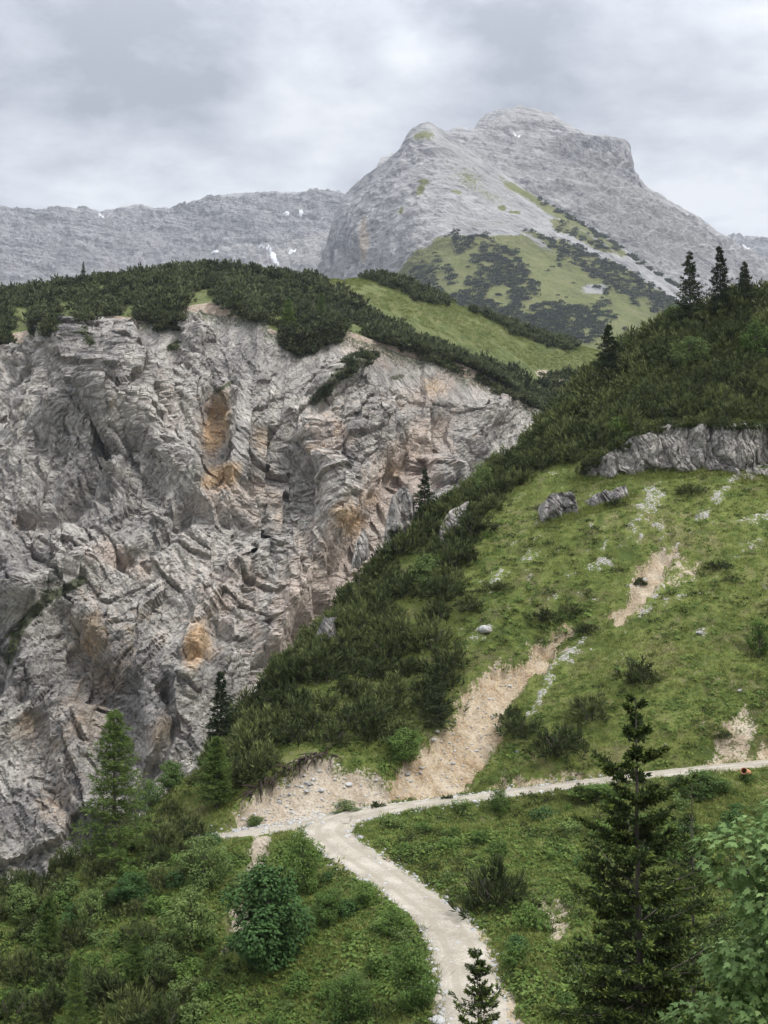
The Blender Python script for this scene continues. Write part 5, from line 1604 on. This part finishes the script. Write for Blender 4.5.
# ------------------------------------------------------------------ pine patches on the green mountain shoulder
R7 = np.random.RandomState(37)
MM = [mugo(s + 60, 20, 3, nl=0.55, nw=0.32, h=0.8, stems=False) for s in range(4)]
SH = [[(447, 243), (470, 241), (500, 246), (520, 258), (528, 275), (524, 292), (535, 300), (522, 306), (505, 290), (492, 285), (478, 272), (470, 258), (452, 250)],
      [(414, 272), (432, 262), (440, 285), (450, 300), (440, 306), (425, 300)], [(432, 250), (440, 262), (456, 278), (452, 288), (438, 270)], [(470, 280), (482, 270), (490, 290), (484, 310), (470, 300)], [(440, 296), (470, 290), (500, 306), (530, 316), (520, 338), (480, 326), (450, 312)],
      [(508, 298), (520, 294), (525, 312), (516, 318)], [(538, 304), (580, 306), (600, 318), (604, 338), (580, 345), (550, 344), (530, 330), (528, 316)], [(590, 305), (606, 300), (612, 320), (600, 322)], [(530, 280), (540, 285), (536, 300), (526, 296)]] + PINEB
f = np.stack([spX, spY], -1).reshape(-1, 2); ppx, ppy = f[:, 0], f[:, 1]
dens = np.full(len(ppx), -9.0)
for i, pl in enumerate(SH):
    dens = np.maximum(dens, poly_sd(ppx, ppy, pl))
nz = fbm(ppx * 0.11, ppy * 0.16, 3.0, 3)
ok = (dens + nz * 8 > 1.2) & (nz > -0.35)
ok |= (poly_sd(ppx, ppy, SHOULDER) > 6) & (nz > 0.62)
idx = np.where(ok)[0]
idx = R7.choice(idx, min(3000, len(idx)), replace=False)
mp_ = spW.reshape(-1, 3)[idx]
link('dwarf_pine_thicket', scatter_mesh('dwarf_pine_thicket', MM, mp_, R7.uniform(3.5, 6.5, len(mp_)), R7.uniform(0, 6.28, len(mp_)), [M_MUGO_FAR, M_BARK], R7.uniform(0.5, 0.85, len(mp_)), R=R7),
     kind='stuff', label='dark dwarf pine patches on the green shoulder of the mountain', category='dwarf pines')
print('mtn pines', len(mp_), time.time() - T0)

# ------------------------------------------------------------------ grass and herbs on the near slope
R8 = np.random.RandomState(43)


def tuft_buf(seed, n=9, h=0.45, w=0.05, spread=0.18):
    R = np.random.RandomState(seed); b = Buf()
    base = np.column_stack([R.normal(0, spread, (n, 2)), np.full(n, -0.04)])
    d = unit(np.column_stack([R.normal(0, 0.55, (n, 2)) + base[:, :2] * 1.5, np.ones(n)]))
    b.blades(base, d, h * R.uniform(0.6, 1.2, n), w, np.clip(R.normal(0.4, 0.18, n), 0, 1), 0, shape=(0, 1, 0.4), R=R)
    return b


def herb_buf(seed, n=12, r=0.35, size=0.2):
    R = np.random.RandomState(seed); b = Buf()
    d = unit(R.normal(size=(n, 3))); d[:, 2] = np.abs(d[:, 2])
    pos = d * r * R.uniform(0.5, 1.1, (n, 1)) * np.array([1, 1, 0.8])
    put_leaves(b, pos, unit(d + [0, 0, 0.7] + R.normal(0, 0.3, (n, 3))), unit(d + R.normal(0, 0.4, (n, 3)) - [0, 0, .2]), size * R.uniform(0.7, 1.2, n), LEAF_OVAL, np.clip(R.normal(0.42, 0.17, n), 0, 1))
    return b


# even in what the slope shows: more samples where the ground is nearer
n = 176000
aa = R8.uniform(-0.40, 0.47, n); dd = np.exp(R8.uniform(math.log(50), math.log(172), n))
gx, gy = aa * dd, dd
gr = lookup(GRASSY.astype(float), gx, gy)
gzv = lookup(ZZ, gx, gy)
patch = fbm(gx * 0.12, gy * 0.12, 14.0, 3)
ok = (gr > R8.uniform(0.45, 0.85, n))
px_, py_ = proj(gx, gy, gzv)
ok &= (py_ < 1040) & ((poly_sd(px_, py_, BELT) < 6) | (poly_sd(px_, py_, BELT_OPEN[0]) > -14) | (poly_sd(px_, py_, BELT_OPEN[1]) > -14) | (R8.rand(n) < 0.35))
g3 = np.column_stack([gx, gy, gzv])[ok]; patch = patch[ok]; R8.shuffle
herb = (R8.rand(len(g3)) < np.clip(0.28 + 0.5 * patch + 0.35 * sstep(800, 860, py_[ok]), 0.04, 0.85))
grs = g3[~herb][:84000]; hrb = g3[herb][:32000]
rb = np.concatenate(ROCK_BASE); rb = rb[R8.randint(0, len(rb), 3200)] + np.column_stack([R8.normal(0, 0.2, 3200), R8.uniform(-1.6, 0.25, 3200), np.zeros(3200)])
re_ = RC1[R8.randint(0, 219, 1100)][:, :2]; dv_ = unit(R8.normal(size=(1100, 2))); re_ = re_ + dv_ * R8.uniform(1.5, 2.7, (1100, 1))
d_, _ = road_dist(re_[:, 0], re_[:, 1]); re_ = re_[(d_ > -0.15) & (d_ < 0.7)]
ex_ = np.vstack([rb[:, :2], re_]); grs = np.vstack([grs, np.column_stack([ex_, lookup(ZZ, ex_[:, 0], ex_[:, 1])])])
n = len(grs)
link('grass', scatter_mesh('grass', [tuft_buf(s) for s in range(8)], grs, np.clip(np.exp(R8.normal(-0.3, 0.3, n)), 0.35, 1.15), R8.uniform(0, 6.28, n), [M_GRASS], R=R8), kind='stuff', label='mountain grass growing over the slope', category='grass')
n = len(hrb)
big_ = sstep(0.15, 0.7, fbm(hrb[:, 0] * 0.2, hrb[:, 1] * 0.2, 4.0, 2))
link('undergrowth', scatter_mesh('undergrowth', [herb_buf(s) for s in range(8)], hrb, R8.uniform(0.55, 1.1, n) * (1 + 0.6 * big_), R8.uniform(0, 6.28, n), [M_HERB], R=R8), kind='stuff', label='low leafy herbs and undergrowth on the slope', category='undergrowth')
print('grass', len(grs), len(hrb), time.time() - T0)

mq = np.column_stack([R8.uniform(-40, 95, 60000), R8.uniform(300, 450, 60000)])
mq = np.column_stack([mq, hz(mq[:, 0], mq[:, 1])]); mx_, my_ = proj(mq[:, 0], mq[:, 1], mq[:, 2])
mq = mq[(poly_sd(mx_, my_, [(318, 276), (370, 274), (430, 292), (520, 326), (605, 350), (600, 376), (540, 372), (470, 345), (400, 318)]) > 0) & (fbm(mq[:, 0] * 0.1, mq[:, 1] * 0.1, 2.0, 3) > -0.3)][:12000]; n = len(mq)
link('meadow_grass', scatter_mesh('meadow_grass', [tuft_buf(s + 20) for s in range(6)], mq, R8.uniform(0.9, 2.0, n), R8.uniform(0, 6.28, n), [M_GRASS], R=R8), kind='stuff', label='grass tussocks on the high meadow', category='grass')
# low dark heath cushions between the tussocks
HB = [mugo(s + 80, 22, 5, h=0.7, nl=0.34, nw=0.10, stems=False) for s in range(4)]
q_ = R8.permutation(len(g3))[:9000]; q_ = g3[q_]
hn = fbm(q_[:, 0] * 0.13, q_[:, 1] * 0.13, 24.0, 4, 0.6) + 0.45 * blob(*proj(q_[:, 0], q_[:, 1], q_[:, 2]), 500, 580, 60, 80, 30)
q_ = q_[hn > 0.15][:2600]; n = len(q_)
link('heath', scatter_mesh('heath', HB, q_, R8.uniform(0.25, 0.75, n), R8.uniform(0, 6.28, n), [M_MUGO, M_BARK], R8.uniform(0.6, 1.0, n), R=R8), kind='stuff', label='low dark heath cushions scattered in the grass', category='heath')

# ------------------------------------------------------------------ haze
HAZE = True
if HAZE:
    x0, x1, y0, y1, z0, z1 = -9100, 9100, -9100, 9100, -136.5, 1300
    v = np.array([(x0, y0, z0), (x1, y0, z0), (x1, y1, z0), (x0, y1, z0), (x0, y0, z1), (x1, y0, z1), (x1, y1, z1), (x0, y1, z1)])
    fc = np.array([[0, 3, 2, 1], [4, 5, 6, 7], [0, 1, 5, 4], [1, 2, 6, 5], [2, 3, 7, 6], [3, 0, 4, 7]])
    t = NT('thin_haze')
    pv = t.n('ShaderNodeVolumePrincipled')
    pv.inputs['Color'].default_value = (0.80, 0.86, 1.0, 1)
    pv.inputs['Density'].default_value = 0.00006
    pv.inputs['Anisotropy'].default_value = 0.2
    o = t.n('ShaderNodeOutputMaterial'); t.l(pv.outputs[0], o.inputs['Volume'])
    link('haze', make_mesh('haze', v, [fc], None, False, [t.m]), kind='stuff', label='thin bluish haze', category='haze')

# ------------------------------------------------------------------ sky and sun
SUN_EL, SUN_AZ = math.radians(52), math.radians(125)      # azimuth clockwise from north (+Y)
w = bpy.data.worlds.new('World'); sc.world = w; w.use_nodes = True
t = NT.__new__(NT); t.t = w.node_tree; t.t.nodes.clear()
sky = t.n('ShaderNodeTexSky', sky_type='NISHITA'); sky.sun_disc = False; sky.sun_elevation = SUN_EL; sky.sun_rotation = SUN_AZ
bg1 = t.n('ShaderNodeBackground'); t.l(sky.outputs[0], bg1.inputs[0]); bg1.inputs[1].default_value = 0.10
gen = t.n('ShaderNodeTexCoord').outputs['Generated']
sep = t.n('ShaderNodeSeparateXYZ'); t.l(gen, sep.inputs[0])
el = sep.outputs[2]
hgt = t.math('ADD', t.math('MAXIMUM', el, 0.0), 0.16)
pl_ = t.n('ShaderNodeCombineXYZ')
t.l(t.math('DIVIDE', sep.outputs[0], hgt), pl_.inputs[0]); t.l(t.math('DIVIDE', sep.outputs[1], hgt), pl_.inputs[1])
deck = pl_.outputs[0]
n1 = t.noise(t.map(deck, rot=(0, 0, 0.35), scale=(0.8, 1.0, 1.0)), 1.35, 9, 0.58, 0.2)
n2 = t.noise(t.map(deck, rot=(0, 0, -0.2)), 3.4, 8, 0.6, 0.2)
cf = t.math('ADD', t.math('MULTIPLY', n1, 0.6), t.math('MULTIPLY', n2, 0.4))


def sky_dir(px, py):
    p = P(px, py, 1.0); return p / np.linalg.norm(p)


def glow(px, py, width):
    d = sky_dir(px, py)
    dt = t.n('ShaderNodeVectorMath', operation='DOT_PRODUCT'); t.l(gen, dt.inputs[0]); dt.inputs[1].default_value = tuple(d)
    return t.ss(dt.outputs['Value'], math.cos(width), 1.0)


# thinner and thicker parts of the cloud deck
for px, py, wd, k in ((690, 135, 0.15, 0.085), (60, 200, 0.15, 0.05), (350, 95, 0.12, 0.045), (600, 20, 0.16, -0.10), (110, 120, 0.18, -0.05)):
    cf = t.math('ADD', cf, t.math('MULTIPLY', glow(px, py, wd), k))
cf = t.math('ADD', t.math('MULTIPLY', t.math('SUBTRACT', cf, 0.49), 1.35), 0.49)
cc = t.ramp(cf, [(0.38, (0.222, 0.236, 0.262)), (0.45, (0.295, 0.310, 0.338)), (0.52, (0.365, 0.38, 0.405)), (0.61, (0.465, 0.475, 0.49))])
# an overcast sky is brighter overhead
zen = t.math('ADD', 1.0, t.math('MULTIPLY', t.ss(el, 0.36, 0.95), 3.6))
bg2 = t.n('ShaderNodeBackground'); t.l(cc, bg2.inputs[0]); t.l(zen, bg2.inputs[1])
mx = t.n('ShaderNodeMixShader'); mx.inputs[0].default_value = 0.93
t.l(bg1.outputs[0], mx.inputs[1]); t.l(bg2.outputs[0], mx.inputs[2])
o = t.n('ShaderNodeOutputWorld'); t.l(mx.outputs[0], o.inputs[0])

sl_ = bpy.data.lights.new('sun', 'SUN'); sl_.energy = 1.5; sl_.angle = math.radians(10); sl_.color = (1.0, 0.965, 0.91)
so = bpy.data.objects.new('sun', sl_); COL.objects.link(so)
dv = Vector((math.sin(SUN_AZ) * math.cos(SUN_EL), math.cos(SUN_AZ) * math.cos(SUN_EL), math.sin(SUN_EL)))
so.rotation_euler = dv.to_track_quat('Z', 'Y').to_euler()

cam = bpy.data.cameras.new('camera'); cam.sensor_fit = 'VERTICAL'; cam.sensor_height = 36; cam.lens = F * 36 / 1024
cam.clip_start = 0.5; cam.clip_end = 30000
co = bpy.data.objects.new('camera', cam); COL.objects.link(co)
co.location = (0, 0, 0); co.rotation_euler = (math.radians(90) + PITCH, 0, 0)
sc.camera = co
vs = sc.view_settings
sc.display_settings.display_device = 'sRGB'
vs.view_transform = 'Standard'; vs.look = 'None'; vs.gamma = 1.0; vs.exposure = 0.95; vs.use_curve_mapping = False
sc.cycles.max_bounces = 6; sc.cycles.diffuse_bounces = 3; sc.cycles.transparent_max_bounces = 4; sc.cycles.volume_bounces = 0
sc.cycles.use_denoising = True
print('done', time.time() - T0)
